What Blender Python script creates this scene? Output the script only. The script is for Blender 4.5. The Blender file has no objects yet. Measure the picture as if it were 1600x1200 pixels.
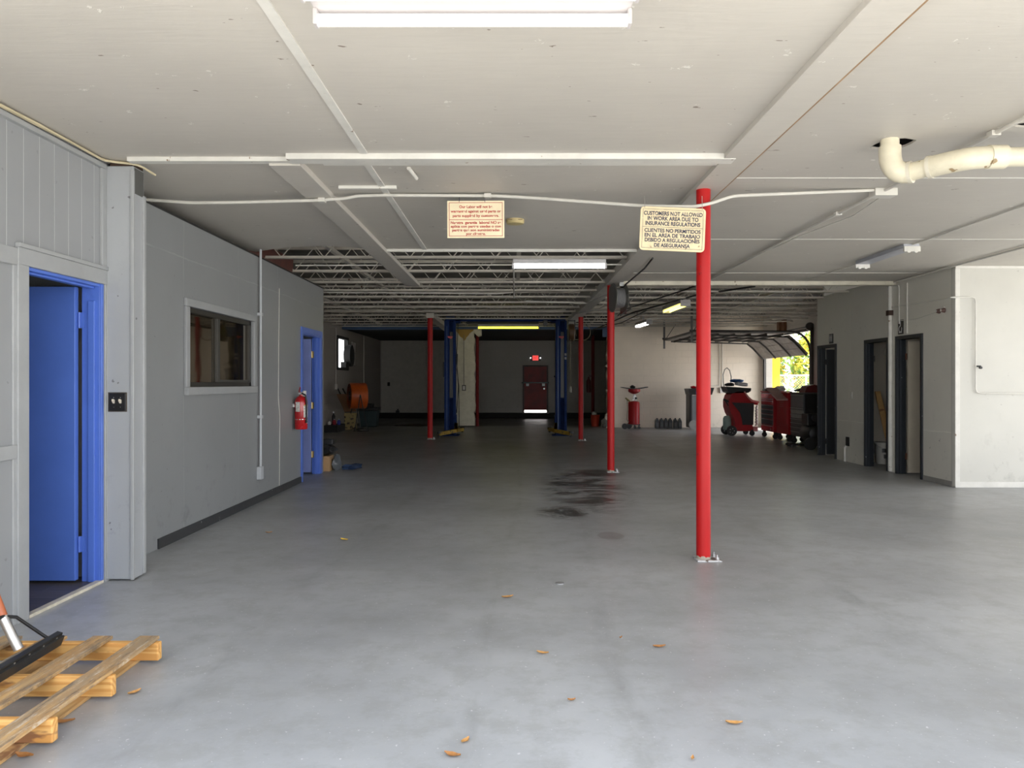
import bpy, bmesh, math, random
from mathutils import Vector, Matrix
random.seed(7)
PI = math.pi
SC = bpy.context.scene
COL = SC.collection

# ---------------------------------------------------------------- camera
CAMZ = 1.4
cam_d = bpy.data.cameras.new('camera')
cam = bpy.data.objects.new('camera', cam_d)
COL.objects.link(cam)
cam.location = (0, 0, CAMZ)
cam.rotation_euler = (PI / 2, 0, 0)
cam_d.sensor_width = 36.0
cam_d.lens = 1200 / 1600 * 36.0
cam_d.shift_x = -5 / 1600
cam_d.shift_y = -2 / 1600
cam_d.clip_end = 300
SC.camera = cam

# ---------------------------------------------------------------- world, sun, exposure
W = bpy.data.worlds.new('world'); SC.world = W; W.use_nodes = True
wn = W.node_tree; wn.nodes.clear()
wo = wn.nodes.new('ShaderNodeOutputWorld'); wb = wn.nodes.new('ShaderNodeBackground')
wt = wn.nodes.new('ShaderNodeTexCoord'); ws = wn.nodes.new('ShaderNodeSeparateXYZ')
wr = wn.nodes.new('ShaderNodeValToRGB')
wr.color_ramp.elements[0].position = 0.0; wr.color_ramp.elements[0].color = (0.95, 0.97, 1.0, 1)
wr.color_ramp.elements[1].position = 0.8; wr.color_ramp.elements[1].color = (0.78, 0.86, 1.0, 1)
wn.links.new(wt.outputs['Generated'], ws.inputs[0]); wn.links.new(ws.outputs['Z'], wr.inputs[0])
wn.links.new(wr.outputs[0], wb.inputs[0]); wn.links.new(wb.outputs[0], wo.inputs[0])
wb.inputs['Strength'].default_value = 2.7
sd = bpy.data.lights.new('sun', 'SUN'); sd.energy = 8.5; sd.angle = math.radians(0.6); sd.color = (1.0, 0.93, 0.82)
sun = bpy.data.objects.new('sun', sd); COL.objects.link(sun)
# light travels towards -X, +Y and down
sun.rotation_euler = Vector((-0.62, 0.28, -0.73)).to_track_quat('-Z', 'Y').to_euler()
SC.view_settings.view_transform = 'Standard'
SC.view_settings.look = 'None'
SC.view_settings.gamma = 1.0
SC.view_settings.use_curve_mapping = False
SC.view_settings.exposure = 0.70
SC.cycles.use_denoising = True
SC.cycles.max_bounces = 14
SC.cycles.diffuse_bounces = 9
SC.cycles.glossy_bounces = 5
SC.cycles.sample_clamp_indirect = 8.0

# ---------------------------------------------------------------- node helpers
MATS = {}
class NT:
    def __init__(s, name):
        s.m = bpy.data.materials.new(name); s.m.use_nodes = True
        s.t = s.m.node_tree; s.b = s.t.nodes['Principled BSDF']
        s.tc = s.t.nodes.new('ShaderNodeTexCoord')
    def n(s, typ, ins=None, **kw):
        nd = s.t.nodes.new('ShaderNode' + typ)
        for k, v in kw.items(): setattr(nd, k, v)
        for k, v in (ins or {}).items():
            if isinstance(v, bpy.types.NodeSocket): s.t.links.new(v, nd.inputs[k])
            else: nd.inputs[k].default_value = v
        return nd
    def m_(s, op, a, b=0.5, c=None, clamp=False):
        d = {0: a, 1: b}
        if c is not None: d[2] = c
        nd = s.n('Math', d, operation=op); nd.use_clamp = clamp
        return nd.outputs[0]
    def noise(s, scale=5, detail=4, rough=0.55, vec=None, stretch=None):
        v = vec or s.tc.outputs['Object']
        if stretch: v = s.n('Mapping', {'Vector': v, 'Scale': stretch}).outputs[0]
        return s.n('TexNoise', {'Vector': v, 'Scale': scale, 'Detail': detail, 'Roughness': rough}).outputs[0]
    def ramp(s, fac, stops):
        nd = s.n('ValToRGB', {'Fac': fac}); e = nd.color_ramp.elements
        while len(e) < len(stops): e.new(0.5)
        for i, (p, c) in enumerate(stops):
            e[i].position = p; e[i].color = (c if len(c) == 4 else (*c, 1)) if not isinstance(c, (int, float)) else (c, c, c, 1)
        return nd.outputs[0]
    def mix(s, fac, a, b):
        nd = s.n('Mix', data_type='RGBA')
        for k, v in ((0, fac), (6, a), (7, b)):
            if isinstance(v, bpy.types.NodeSocket): s.t.links.new(v, nd.inputs[k])
            else: nd.inputs[k].default_value = v if k == 0 else ((*v, 1) if len(v) == 3 else v)
        return nd.outputs[2]
    def set(s, k, v):
        if isinstance(v, bpy.types.NodeSocket): s.t.links.new(v, s.b.inputs[k])
        elif isinstance(v, tuple) and len(v) == 3: s.b.inputs[k].default_value = (*v, 1)
        else: s.b.inputs[k].default_value = v
    def bump(s, h, strength=0.2, dist=0.01, chain=None):
        d = {'Height': h, 'Strength': strength, 'Distance': dist}
        if chain is not None: d['Normal'] = chain
        o = s.n('Bump', d).outputs[0]; s.t.links.new(o, s.b.inputs['Normal']); return o

def sc(c, k): return tuple(min(1, x * k) for x in c)
def mat(name, col, rough=0.5, metal=0.0, var=0.12, vs=6, bump=0.0, bs=40, chips=None, stretch=None, coat=0.0, spec=0.5):
    if name in MATS: return MATS[name]
    t = NT(name)
    f = t.noise(vs, 5, 0.6, stretch=stretch)
    c = t.mix(t.ramp(f, [(0.3, 0), (0.7, 1)]), sc(col, 1 - var), sc(col, 1 + var))
    if chips:
        cc, amt, s_ = chips
        k = t.ramp(t.noise(s_, 3, 0.6), [(amt, 0), (amt + 0.02, 1)])
        c = t.mix(k, c, cc)
    t.set('Base Color', c); t.set('Metallic', metal)
    t.set('Roughness', t.m_('MULTIPLY_ADD', f, 0.15, rough - 0.07))
    t.set('Specular IOR Level', spec)
    if coat: t.set('Coat Weight', coat)
    if bump: t.bump(t.noise(bs, 3, 0.6, stretch=stretch), bump, 0.004)
    MATS[name] = t.m
    return t.m
def emis(name, col, strength):
    if name in MATS: return MATS[name]
    t = NT(name); t.set('Base Color', (0.8, 0.8, 0.8)); t.set('Emission Color', col); t.set('Emission Strength', strength)
    MATS[name] = t.m
    return t.m

# ---------------------------------------------------------------- mesh helpers
def wloc(o):
    v = Vector((0, 0, 0))
    while o is not None: v += o.location; o = o.parent
    return v
class MB:
    def __init__(s): s.v = []; s.f = []; s.mi = []; s.cur = 0
    def add(s, vs, fs):
        n = len(s.v); s.v += [tuple(v) for v in vs]; s.f += [tuple(i + n for i in f) for f in fs]; s.mi += [s.cur] * len(fs)
        return s
    def box(s, x0, x1, y0, y1, z0, z1):
        return s.add([(x0, y0, z0), (x1, y0, z0), (x1, y1, z0), (x0, y1, z0), (x0, y0, z1), (x1, y0, z1), (x1, y1, z1), (x0, y1, z1)],
                     [(0, 3, 2, 1), (4, 5, 6, 7), (0, 1, 5, 4), (1, 2, 6, 5), (2, 3, 7, 6), (3, 0, 4, 7)])
    def bar(s, a, b, w, h, up=(0, 0, 1)):
        a = Vector(a); b = Vector(b); d = (b - a).normalized(); u = Vector(up)
        if abs(d.dot(u)) > 0.99: u = Vector((0, 1, 0))
        r = d.cross(u).normalized(); u = r.cross(d).normalized()
        vs = [p + r * (i * w / 2) + u * (j * h / 2) for p in (a, b) for i, j in ((-1, -1), (1, -1), (1, 1), (-1, 1))]
        return s.add(vs, [(3, 2, 1, 0), (4, 5, 6, 7), (0, 1, 5, 4), (1, 2, 6, 5), (2, 3, 7, 6), (3, 0, 4, 7)])
    def tube(s, pts, r, n=8, cap=True):
        pts = [Vector(p) for p in pts]; k = len(pts); rs = r if isinstance(r, (list, tuple)) else [r] * k
        tang = []
        for i in range(k):
            a = pts[max(i - 1, 0)]; b = pts[min(i + 1, k - 1)]
            t = (b - a)
            if 0 < i < k - 1: t = (pts[i] - pts[i - 1]).normalized() + (pts[i + 1] - pts[i]).normalized()
            tang.append(t.normalized() if t.length > 1e-9 else Vector((0, 0, 1)))
        u = Vector((0, 0, 1)) if abs(tang[0].z) < 0.9 else Vector((1, 0, 0))
        u = (u - tang[0] * u.dot(tang[0])).normalized()
        vs = []
        for i in range(k):
            u = (u - tang[i] * u.dot(tang[i])).normalized(); w = tang[i].cross(u)
            for j in range(n):
                a = 2 * PI * (j + 0.5) / n
                vs.append(pts[i] + (u * math.cos(a) + w * math.sin(a)) * rs[i])
        fs = [(i * n + j, i * n + (j + 1) % n, (i + 1) * n + (j + 1) % n, (i + 1) * n + j) for i in range(k - 1) for j in range(n)]
        if cap: fs += [tuple(range(n - 1, -1, -1)), tuple((k - 1) * n + j for j in range(n))]
        return s.add(vs, fs)
    def lathe(s, prof, c=(0, 0, 0), axis='Z', n=20):
        vs = []
        for r, z in prof:
            for j in range(n):
                a = 2 * PI * j / n; x, y = r * math.cos(a), r * math.sin(a)
                p = {'Z': (x, y, z), 'X': (z, x, y), 'Y': (y, z, x)}[axis]
                vs.append((p[0] + c[0], p[1] + c[1], p[2] + c[2]))
        k = len(prof)
        fs = [(i * n + j, i * n + (j + 1) % n, (i + 1) * n + (j + 1) % n, (i + 1) * n + j) for i in range(k - 1) for j in range(n)]
        fs += [tuple(range(n - 1, -1, -1)), tuple((k - 1) * n + j for j in range(n))]
        return s.add(vs, fs)
    def cyl(s, c, r, h, axis='Z', n=20): return s.lathe([(r, 0), (r, h)], c, axis, n)
    def prism(s, poly, a0, a1, axis='Y'):
        # poly is a list of 2D points; axis the extrusion axis
        n = len(poly)
        def P(p, a): return {'Y': (p[0], a, p[1]), 'X': (a, p[0], p[1]), 'Z': (p[0], p[1], a)}[axis]
        vs = [P(p, a0) for p in poly] + [P(p, a1) for p in poly]
        fs = [tuple(range(n)), tuple(range(2 * n - 1, n - 1, -1))] + [(i, n + i, n + (i + 1) % n, (i + 1) % n) for i in range(n)]
        return s.add(vs, fs)
    def blob(s, c, r, seed=0, amp=0.25, sub=2, flat=None):
        bm = bmesh.new(); bmesh.ops.create_icosphere(bm, subdivisions=sub, radius=1)
        rnd = random.Random(seed); ph = [rnd.uniform(0, 6) for _ in range(6)]
        vs = []
        for v in bm.verts:
            p = v.co
            k = 1 + amp * (math.sin(3 * p.x + ph[0]) * math.sin(4 * p.y + ph[1]) + 0.6 * math.sin(7 * p.z + ph[2] + 3 * p.x) * math.sin(6 * p.y + ph[3]))
            q = [c[i] + p[i] * r[i] * k for i in range(3)]
            if flat is not None: q[2] = max(q[2], flat)
            vs.append(q)
        fs = [tuple(v.index for v in f.verts) for f in bm.faces]; bm.free()
        return s.add(vs, fs)
    def build(s, name, m, parent=None, bevel=0.0, smooth=False, loc=None, seg=2):
        off = wloc(parent) if parent is not None else Vector((0, 0, 0))
        base = Vector(loc) if (loc is not None and parent is None) else Vector((0, 0, 0))
        me = bpy.data.meshes.new(name)
        me.from_pydata([tuple(Vector(v) - off - base) for v in s.v], [], s.f)
        ms = m if isinstance(m, (list, tuple)) else [m]
        for q in ms: me.materials.append(q)
        if len(ms) > 1:
            for p, i in zip(me.polygons, s.mi): p.material_index = i
        bm = bmesh.new(); bm.from_mesh(me); bmesh.ops.recalc_face_normals(bm, faces=bm.faces); bm.to_mesh(me); bm.free()
        if smooth:
            for p in me.polygons: p.use_smooth = True
            me.set_sharp_from_angle(angle=math.radians(38))
        o = bpy.data.objects.new(name, me); COL.objects.link(o)
        if parent is not None: o.parent = parent
        o.location = base
        if bevel:
            b = o.modifiers.new('bevel', 'BEVEL'); b.width = bevel; b.segments = seg; b.limit_method = 'ANGLE'; b.angle_limit = math.radians(40)
            b.harden_normals = False
        return o

def tag(o, label=None, cat=None, group=None, kind=None):
    if label: o['label'] = label
    if cat: o['category'] = cat
    if group: o['group'] = group
    if kind: o['kind'] = kind
    return o
def thing(name, label, cat, loc, group=None, kind=None):
    o = bpy.data.objects.new(name, None); COL.objects.link(o); o.location = loc; o.empty_display_size = 0.1
    return tag(o, label, cat, group, kind)
def copy_tree(o, loc=None, rz=None, label=None, parent=None):
    c = o.copy(); COL.objects.link(c)
    if parent is not None: c.parent = parent
    if loc is not None: c.location = loc
    if rz is not None: c.rotation_euler.z = rz
    if label: c['label'] = label
    for ch in [x for x in bpy.data.objects if x.parent is o]: copy_tree(ch, parent=c)
    return c
def struct(name, mb, m, label, cat, parent=None, **k):
    o = mb.build(name, m, parent, **k)
    if parent is None: tag(o, label, cat, kind='structure')
    return o
def text_mesh(name, s, m, parent, cx, cz, w, h, y, bold=0.0, rot=0.0):
    """one line of lettering in the XZ plane at depth y, centred at (cx, cz), fitted to w x h"""
    cu = bpy.data.curves.new(name, 'FONT'); cu.body = s; cu.size = 1; cu.align_x = 'CENTER'; cu.align_y = 'CENTER'; cu.offset = bold; cu.extrude = 0.004
    to = bpy.data.objects.new(name, cu); COL.objects.link(to)
    bpy.context.view_layer.update()
    dg = bpy.context.evaluated_depsgraph_get()
    me = bpy.data.meshes.new_from_object(to.evaluated_get(dg)); bpy.data.objects.remove(to)
    xs = [v.co.x for v in me.vertices]; ys = [v.co.y for v in me.vertices]
    x0, x1 = min(xs), max(xs)
    kx = w / (x1 - x0); ky = h / 0.73
    off = wloc(parent); cr, sr = math.cos(rot), math.sin(rot)
    for v in me.vertices:
        a = (v.co.x - (x0 + x1) / 2) * kx; b = v.co.y * ky
        v.co = Vector((cx + a * cr - b * sr, y + (-0.0008 if v.co.z > 0 else 0.0), cz + a * sr + b * cr)) - off
    me.materials.clear(); me.materials.append(m)
    o = bpy.data.objects.new(name, me); COL.objects.link(o); o.parent = parent
    return o
def atz(x, y, z): d = (z - CAMZ) * 1200 / (598 - y); return ((x - 805) / 1200 * d, d, z)
# ---------------------------------------------------------------- materials of the setting
CZ = 2.96          # underside of the boarded ceiling
def wall_mat(name, col, rough=0.42, seams=(), vseams=(), dirt=0.5, groove=None, blocks=False, dirtcol=(0.12, 0.12, 0.12), orange=0.15):
    """painted wall; seams = z values, vseams = (axis, value) caulk lines standing slightly proud"""
    t = NT(name); o = t.tc.outputs['Object']
    xyz = t.n('SeparateXYZ', {0: o}).outputs
    big = t.noise(0.8, 4, 0.6); c = t.mix(t.ramp(big, [(0.3, 0), (0.7, 1)]), sc(col, 0.93), sc(col, 1.05))
    h = t.m_('MULTIPLY', t.noise(60, 3, 0.6), orange)
    wob = t.m_('MULTIPLY', t.m_('SUBTRACT', t.noise(1.4, 3, 0.6), 0.5), 0.05)
    def line(src, val, wd):
        d = t.m_('ABSOLUTE', t.m_('SUBTRACT', t.m_('ADD', src, wob), val))
        return t.m_('SUBTRACT', 1.0, t.m_('DIVIDE', d, wd), clamp=True)
    k = None
    for v in seams:
        l = line(xyz[2], v, 0.012); k = l if k is None else t.m_('MAXIMUM', k, l)
    for ax, v in vseams:
        l = line(xyz[0 if ax == 'x' else 1], v, 0.008); k = l if k is None else t.m_('MAXIMUM', k, l)
    if k is not None:
        kn = t.m_('MULTIPLY', k, t.ramp(t.noise(3.0, 3, 0.5), [(0.38, 0.25), (0.6, 1)]))
        c = t.mix(t.m_('MULTIPLY', kn, 0.5), c, sc(col, 1.5)); h = t.m_('ADD', h, kn)
    if groove:
        ax, sp, ph, z0 = groove
        m = t.m_('ABSOLUTE', t.m_('SUBTRACT', t.m_('MODULO', t.m_('ADD', xyz[0 if ax == 'x' else 1], 100 * sp - ph), sp), sp / 2))
        l = t.m_('MULTIPLY', t.m_('SUBTRACT', 1.0, t.m_('DIVIDE', m, 0.004), clamp=True), t.m_('GREATER_THAN', xyz[2], z0))
        c = t.mix(t.m_('MULTIPLY', l, 0.55), c, (0.75, 0.76, 0.76)); h = t.m_('SUBTRACT', h, t.m_('MULTIPLY', l, 1.5))
    if blocks:
        ax = xyz[0] if blocks == 'x' else xyz[1]
        vec = t.n('CombineXYZ', {0: ax, 1: xyz[2]}).outputs[0]
        br = t.n('TexBrick', {'Vector': vec, 'Scale': 1.0, 'Mortar Size': 0.012, 'Mortar Smooth': 0.6, 'Brick Width': 0.4, 'Row Height': 0.2})
        mo = t.m_('MULTIPLY', br.outputs['Fac'], t.ramp(t.noise(0.9, 3), [(0.35, 0.15), (0.6, 1)]))
        c = t.mix(t.m_('MULTIPLY', mo, 0.14), c, sc(col, 0.55)); h = t.m_('SUBTRACT', h, t.m_('MULTIPLY', mo, 1.2))
    # scuffs and stains low on the wall
    d = t.m_('MULTIPLY', t.ramp(t.noise(4.5, 6, 0.7), [(0.56, 0), (0.72, 1)]), t.ramp(xyz[2], [(0.0, 1), (0.45, 0.5), (1.0, 0.12)]))
    c = t.mix(t.m_('MULTIPLY', d, dirt), c, sc(col, 0.45))
    sp_ = t.ramp(t.noise(16, 2, 0.5), [(0.735, 0), (0.75, 1)])
    c = t.mix(t.m_('MULTIPLY', sp_, dirt), c, dirtcol)
    t.set('Base Color', c); t.set('Roughness', t.m_('MULTIPLY_ADD', big, 0.15, rough - 0.07))
    t.bump(h, 0.35, 0.006)
    return t.m
GREYP = (0.29, 0.30, 0.31)
M_left = wall_mat('grey_panel_paint', GREYP, 0.4, groove=('y', 0.152, 0.045, 2.16), dirt=0.35)
M_part = wall_mat('grey_wallboard_paint', (0.26, 0.27, 0.275), 0.38, seams=(2.54,), vseams=(('y', 6.97), ('y', 8.34), ('y', 9.72)), dirt=0.55)
M_colm = wall_mat('grey_column_paint', (0.35, 0.365, 0.38), 0.45, dirt=0.8)
M_side = wall_mat('off_white_side_paint', (0.68, 0.66, 0.60), 0.36, vseams=(('y', 13.5),), seams=(0.72,), dirt=0.5)
M_white = wall_mat('white_wall_paint', (0.55, 0.54, 0.495), 0.42, dirt=0.45, dirtcol=(0.35, 0.33, 0.3))
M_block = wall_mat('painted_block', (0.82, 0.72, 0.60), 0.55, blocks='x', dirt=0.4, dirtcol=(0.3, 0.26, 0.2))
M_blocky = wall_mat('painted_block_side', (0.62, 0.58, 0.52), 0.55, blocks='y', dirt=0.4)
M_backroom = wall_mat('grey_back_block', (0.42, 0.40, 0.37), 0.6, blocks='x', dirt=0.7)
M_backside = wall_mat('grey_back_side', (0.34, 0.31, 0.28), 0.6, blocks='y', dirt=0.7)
M_room = wall_mat('room_beige_paint', (0.60, 0.56, 0.48), 0.5, dirt=0.4)

def ceiling_mat():
    t = NT('peeling_white_ceiling'); o = t.tc.outputs['Object']
    big = t.noise(0.45, 5, 0.65); col = (0.53, 0.50, 0.452)
    c = t.mix(t.ramp(big, [(0.3, 0), (0.7, 1)]), sc(col, 0.92), sc(col, 1.06))
    mp = t.n('Mapping', {'Vector': o, 'Scale': (3.0, 26.0, 1.0)}).outputs[0]
    st = t.n('TexNoise', {'Vector': mp, 'Scale': 1.0, 'Detail': 5, 'Roughness': 0.65, 'Distortion': 0.6}).outputs[0]
    c = t.mix(t.m_('MULTIPLY', t.ramp(st, [(0.45, 0), (0.75, 1)]), 0.25), c, sc(col, 0.82))
    fl = t.ramp(t.noise(7, 5, 0.75), [(0.665, 0), (0.68, 1)])
    c = t.mix(t.m_('MULTIPLY', fl, 0.6), c, (0.80, 0.78, 0.72))
    pk = t.ramp(t.noise(11, 3, 0.6, stretch=(0.7, 1.6, 1)), [(0.725, 0), (0.735, 1)])
    c = t.mix(t.m_('MULTIPLY', pk, 0.8), c, (0.12, 0.08, 0.05))
    t.set('Base Color', c); t.set('Roughness', 0.55)
    h = t.m_('ADD', t.m_('MULTIPLY', st, 0.55), t.m_('MULTIPLY', fl, 0.5))
    h = t.m_('ADD', h, t.m_('MULTIPLY', t.noise(1.2, 3), 1.5))
    t.bump(h, 0.35, 0.008)
    return t.m
M_ceil = ceiling_mat()

def floor_mat():
    t = NT('grey_epoxy_floor'); o = t.tc.outputs['Object']; xyz = t.n('SeparateXYZ', {0: o}).outputs
    col = (0.39, 0.40, 0.41)
    big = t.noise(0.5, 6, 0.62); c = t.mix(t.ramp(big, [(0.35, 0), (0.65, 1)]), sc(col, 0.76), sc(col, 1.10))
    mid = t.noise(5, 6, 0.72); c = t.mix(t.m_('MULTIPLY', t.ramp(mid, [(0.46, 0), (0.62, 1)]), 0.38), c, (0.25, 0.25, 0.235))
    # fine pale scratches
    scr = t.ramp(t.n('TexNoise', {'Vector': t.n('Mapping', {'Vector': o, 'Scale': (22, 60, 1), 'Rotation': (0, 0, 0.4)}).outputs[0], 'Scale': 1.0, 'Detail': 4, 'Roughness': 0.7}).outputs[0], [(0.655, 0), (0.70, 1)])
    c = t.mix(t.m_('MULTIPLY', scr, 0.6), c, (0.55, 0.56, 0.57))
    spk = t.ramp(t.noise(45, 2, 0.5), [(0.70, 0), (0.73, 1)])
    c = t.mix(t.m_('MULTIPLY', spk, 0.8), c, (0.6, 0.6, 0.6))
    def ell(cx, cy, rx, ry, soft=0.4):
        dx = t.m_('DIVIDE', t.m_('SUBTRACT', xyz[0], cx), rx); dy = t.m_('DIVIDE', t.m_('SUBTRACT', xyz[1], cy), ry)
        d = t.m_('SQRT', t.m_('ADD', t.m_('MULTIPLY', dx, dx), t.m_('MULTIPLY', dy, dy)))
        return t.m_('DIVIDE', t.m_('SUBTRACT', 1.0, d), soft, clamp=True)
    sn = t.n('TexNoise', {'Vector': t.n('Mapping', {'Vector': o, 'Scale': (1.6, 2.6, 1)}).outputs[0], 'Scale': 1.0, 'Detail': 6, 'Roughness': 0.72, 'Distortion': 1.2}).outputs[0]
    oil = t.m_('MULTIPLY', t.m_('MAXIMUM', ell(0.92, 10.2, 0.66, 2.3), ell(0.55, 8.3, 0.38, 0.5)), t.ramp(sn, [(0.45, 0), (0.56, 1)]))
    oil2 = t.m_('MULTIPLY', ell(1.3, 11.9, 0.45, 0.6), t.ramp(sn, [(0.4, 0), (0.5, 1)]))
    oil = t.m_('MAXIMUM', oil, oil2)
    c = t.mix(t.m_('MULTIPLY', oil, 0.9), c, (0.05, 0.046, 0.042))
    c = t.mix(t.m_('MULTIPLY', ell(0.875, 7.03, 0.13, 0.19, 0.15), 0.45), c, (0.16, 0.12, 0.12))
    drk = t.ramp(t.noise(9, 5, 0.7, stretch=(1, 1.6, 1)), [(0.66, 0), (0.72, 1)])
    c = t.mix(t.m_('MULTIPLY', drk, 0.3), c, (0.15, 0.15, 0.15))
    # tyre marks running into the bay
    for cx, w in ((-0.05, 0.06), (0.62, 0.1), (-1.35, 0.12), (2.3, 0.14)):
        cur = t.m_('ADD', xyz[0], t.m_('MULTIPLY', t.m_('SINE', t.m_('MULTIPLY', xyz[1], 0.45)), 0.12))
        l = t.m_('SUBTRACT', 1.0, t.m_('DIVIDE', t.m_('ABSOLUTE', t.m_('SUBTRACT', cur, cx)), w), clamp=True)
        l = t.m_('MULTIPLY', l, t.ramp(t.noise(2.2, 5, 0.7, stretch=(1.5, 0.4, 1)), [(0.45, 0), (0.7, 1)]))
        c = t.mix(t.m_('MULTIPLY', l, 0.42), c, (0.14, 0.14, 0.13))
    # grimy concrete towards the lift and the back room
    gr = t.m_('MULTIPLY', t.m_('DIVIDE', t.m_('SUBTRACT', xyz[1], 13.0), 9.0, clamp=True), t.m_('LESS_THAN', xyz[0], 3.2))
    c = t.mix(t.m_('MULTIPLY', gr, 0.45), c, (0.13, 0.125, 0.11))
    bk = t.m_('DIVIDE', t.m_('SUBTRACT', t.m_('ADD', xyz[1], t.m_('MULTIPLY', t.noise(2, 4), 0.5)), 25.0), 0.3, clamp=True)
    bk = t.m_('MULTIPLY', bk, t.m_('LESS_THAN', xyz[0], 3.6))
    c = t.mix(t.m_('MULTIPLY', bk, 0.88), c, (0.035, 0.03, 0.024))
    t.set('Base Color', c)
    r = t.m_('MULTIPLY_ADD', t.noise(1.6, 5, 0.6), 0.28, 0.24)
    r = t.m_('SUBTRACT', r, t.m_('MULTIPLY', oil, 0.06)); t.set('Roughness', r)
    t.set('Specular IOR Level', 0.5)
    hh = t.m_('ADD', t.m_('MULTIPLY', t.noise(2.5, 3), 1.0), t.m_('MULTIPLY', mid, 0.2))
    t.bump(hh, 0.16, 0.01)
    return t.m
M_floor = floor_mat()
M_trim = mat('white_trim_paint', (0.66, 0.645, 0.60), 0.5, var=0.08, chips=((0.25, 0.18, 0.12), 0.70, 14), bump=0.3, bs=30)
M_greytrim = mat('grey_trim_paint', (0.33, 0.34, 0.345), 0.42, var=0.06, bump=0.2, bs=30)
M_black = mat('black_plastic', (0.012, 0.012, 0.013), 0.4)
M_baseb = mat('scuffed_black_baseboard', (0.035, 0.037, 0.04), 0.5, chips=((0.5, 0.5, 0.5), 0.70, 20))
M_blue = mat('royal_blue_paint', (0.085, 0.17, 0.56), 0.36, var=0.06, vs=3, bump=0.15, bs=60)
M_blue2 = mat('blue_frame_paint', (0.085, 0.17, 0.58), 0.32, var=0.06, vs=3, bump=0.15, bs=60)
M_navy = mat('charcoal_blue_paint', (0.018, 0.022, 0.028), 0.4, chips=((0.6, 0.6, 0.6), 0.72, 9))
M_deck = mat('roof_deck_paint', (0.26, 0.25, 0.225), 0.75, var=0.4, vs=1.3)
M_joist = mat('joist_paint', (0.60, 0.56, 0.49), 0.55, var=0.2, vs=2, chips=((0.2, 0.09, 0.05), 0.71, 5))
M_conc = mat('concrete', (0.52, 0.50, 0.46), 0.85, var=0.12, vs=1, bump=0.3)
M_dark = mat('dark_parts_and_shade', (0.02, 0.019, 0.018), 0.8)  # near-black parts; on the back room ceiling this colour paints in shade
M_metal = mat('zinc_metal', (0.55, 0.55, 0.55), 0.35, 0.9)
M_glass_d = mat('dark_window_glass', (0.02, 0.022, 0.02), 0.04, 0.0, var=0.0, coat=1.0)

# ---------------------------------------------------------------- shell
S = struct
def sb(name, m, label, cat, *boxes, **k):
    mb = MB()
    for b in boxes: mb.box(*b)
    return S(name, mb, m, label, cat, **k)
YF = 1.6      # front edge of the building
XL, XP, XR, XG = -2.9, -3.01, 5.89, 7.75      # left wall, partition face, restroom wall, garage door wall
YC, YW, YB = 5.45, 24.0, 30.8                 # ceiling batten, wall of the lift bay, back wall
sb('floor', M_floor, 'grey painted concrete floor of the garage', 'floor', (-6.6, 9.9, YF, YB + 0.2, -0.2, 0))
M_ground = mat('pale_pavement', (0.62, 0.60, 0.55), 0.9, var=0.1, vs=0.7, bump=0.3)
sb('ground', M_ground, 'pale sunlit pavement outside the garage', 'ground', (-60, 90, -70, YF, -0.3, -0.02), (-60, -6.6, YF, 90, -0.3, -0.02), (9.9, 90, YF, 90, -0.3, -0.02), (-6.6, 9.9, YB + 0.2, 90, -0.3, -0.02))
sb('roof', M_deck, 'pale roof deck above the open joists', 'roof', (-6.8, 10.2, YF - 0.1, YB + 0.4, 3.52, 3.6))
sb('fascia_front', M_trim, 'white fascia over the front opening', 'trim', (-6.8, 10.2, YF - 0.1, YF, 2.9, 3.52), (10.1, 10.2, YF, 10.3, 2.9, 3.52))

def ceiling_piece(name, outline, holes, label):
    bm = bmesh.new(); es = []
    for loop in [outline] + holes:
        vs = [bm.verts.new((p[0], p[1], CZ)) for p in loop]
        es += [bm.edges.new((vs[i], vs[(i + 1) % len(vs)])) for i in range(len(vs))]
    bmesh.ops.triangle_fill(bm, edges=es, use_beauty=True)
    r = bmesh.ops.extrude_face_region(bm, geom=bm.faces[:])
    for v in r['geom']:
        if isinstance(v, bmesh.types.BMVert): v.co.z += 0.014
    bmesh.ops.recalc_face_normals(bm, faces=bm.faces)
    me = bpy.data.meshes.new(name); bm.to_mesh(me); bm.free(); me.materials.append(M_ceil)
    o = bpy.data.objects.new(name, me); COL.objects.link(o)
    return tag(o, label, 'ceiling', kind='structure')
hole = [atz(x, y, CZ)[:2] for x, y in ((1359, 231), (1366, 226), (1376, 222), (1398, 217), (1414, 216), (1432, 219), (1425, 224), (1414, 229), (1400, 233), (1385, 234), (1370, 233))]
hole2 = [atz(x, y, CZ)[:2] for x, y in ((1583, 197), (1593, 193), (1612, 191), (1640, 190), (1640, 199), (1612, 200), (1596, 199))]
arc = [atz(x, y, CZ)[:2] for x, y in ((400, 393.5), (425, 389.5), (455, 386), (490, 384.5), (520, 384.5), (548, 386), (575, 389), (600, 391.5), (640, 392))]
EX = 8.98
ceiling_piece('ceiling', [(-6.6, YF), (10.1, YF), (10.1, 10.3), (8.4, 11.85), (1.5, 11.85), (1.5, EX), (-1.1, EX)] + list(reversed(arc)) + [(-3.2, 8.98), (-6.6, 8.9)], [hole, hole2],
              'boarded white ceiling with peeling paint')
MT = MB()
for y in (5.85, 8.35, 10.9):
    MT.box(1.66, 5.9 if y > 10.4 else 9.5, y - 0.008, y + 0.008, CZ - 0.004, CZ + 0.004)
S('trim_1', MT, M_trim, 'thin white joint strips across the ceiling boards', 'trim')
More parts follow.
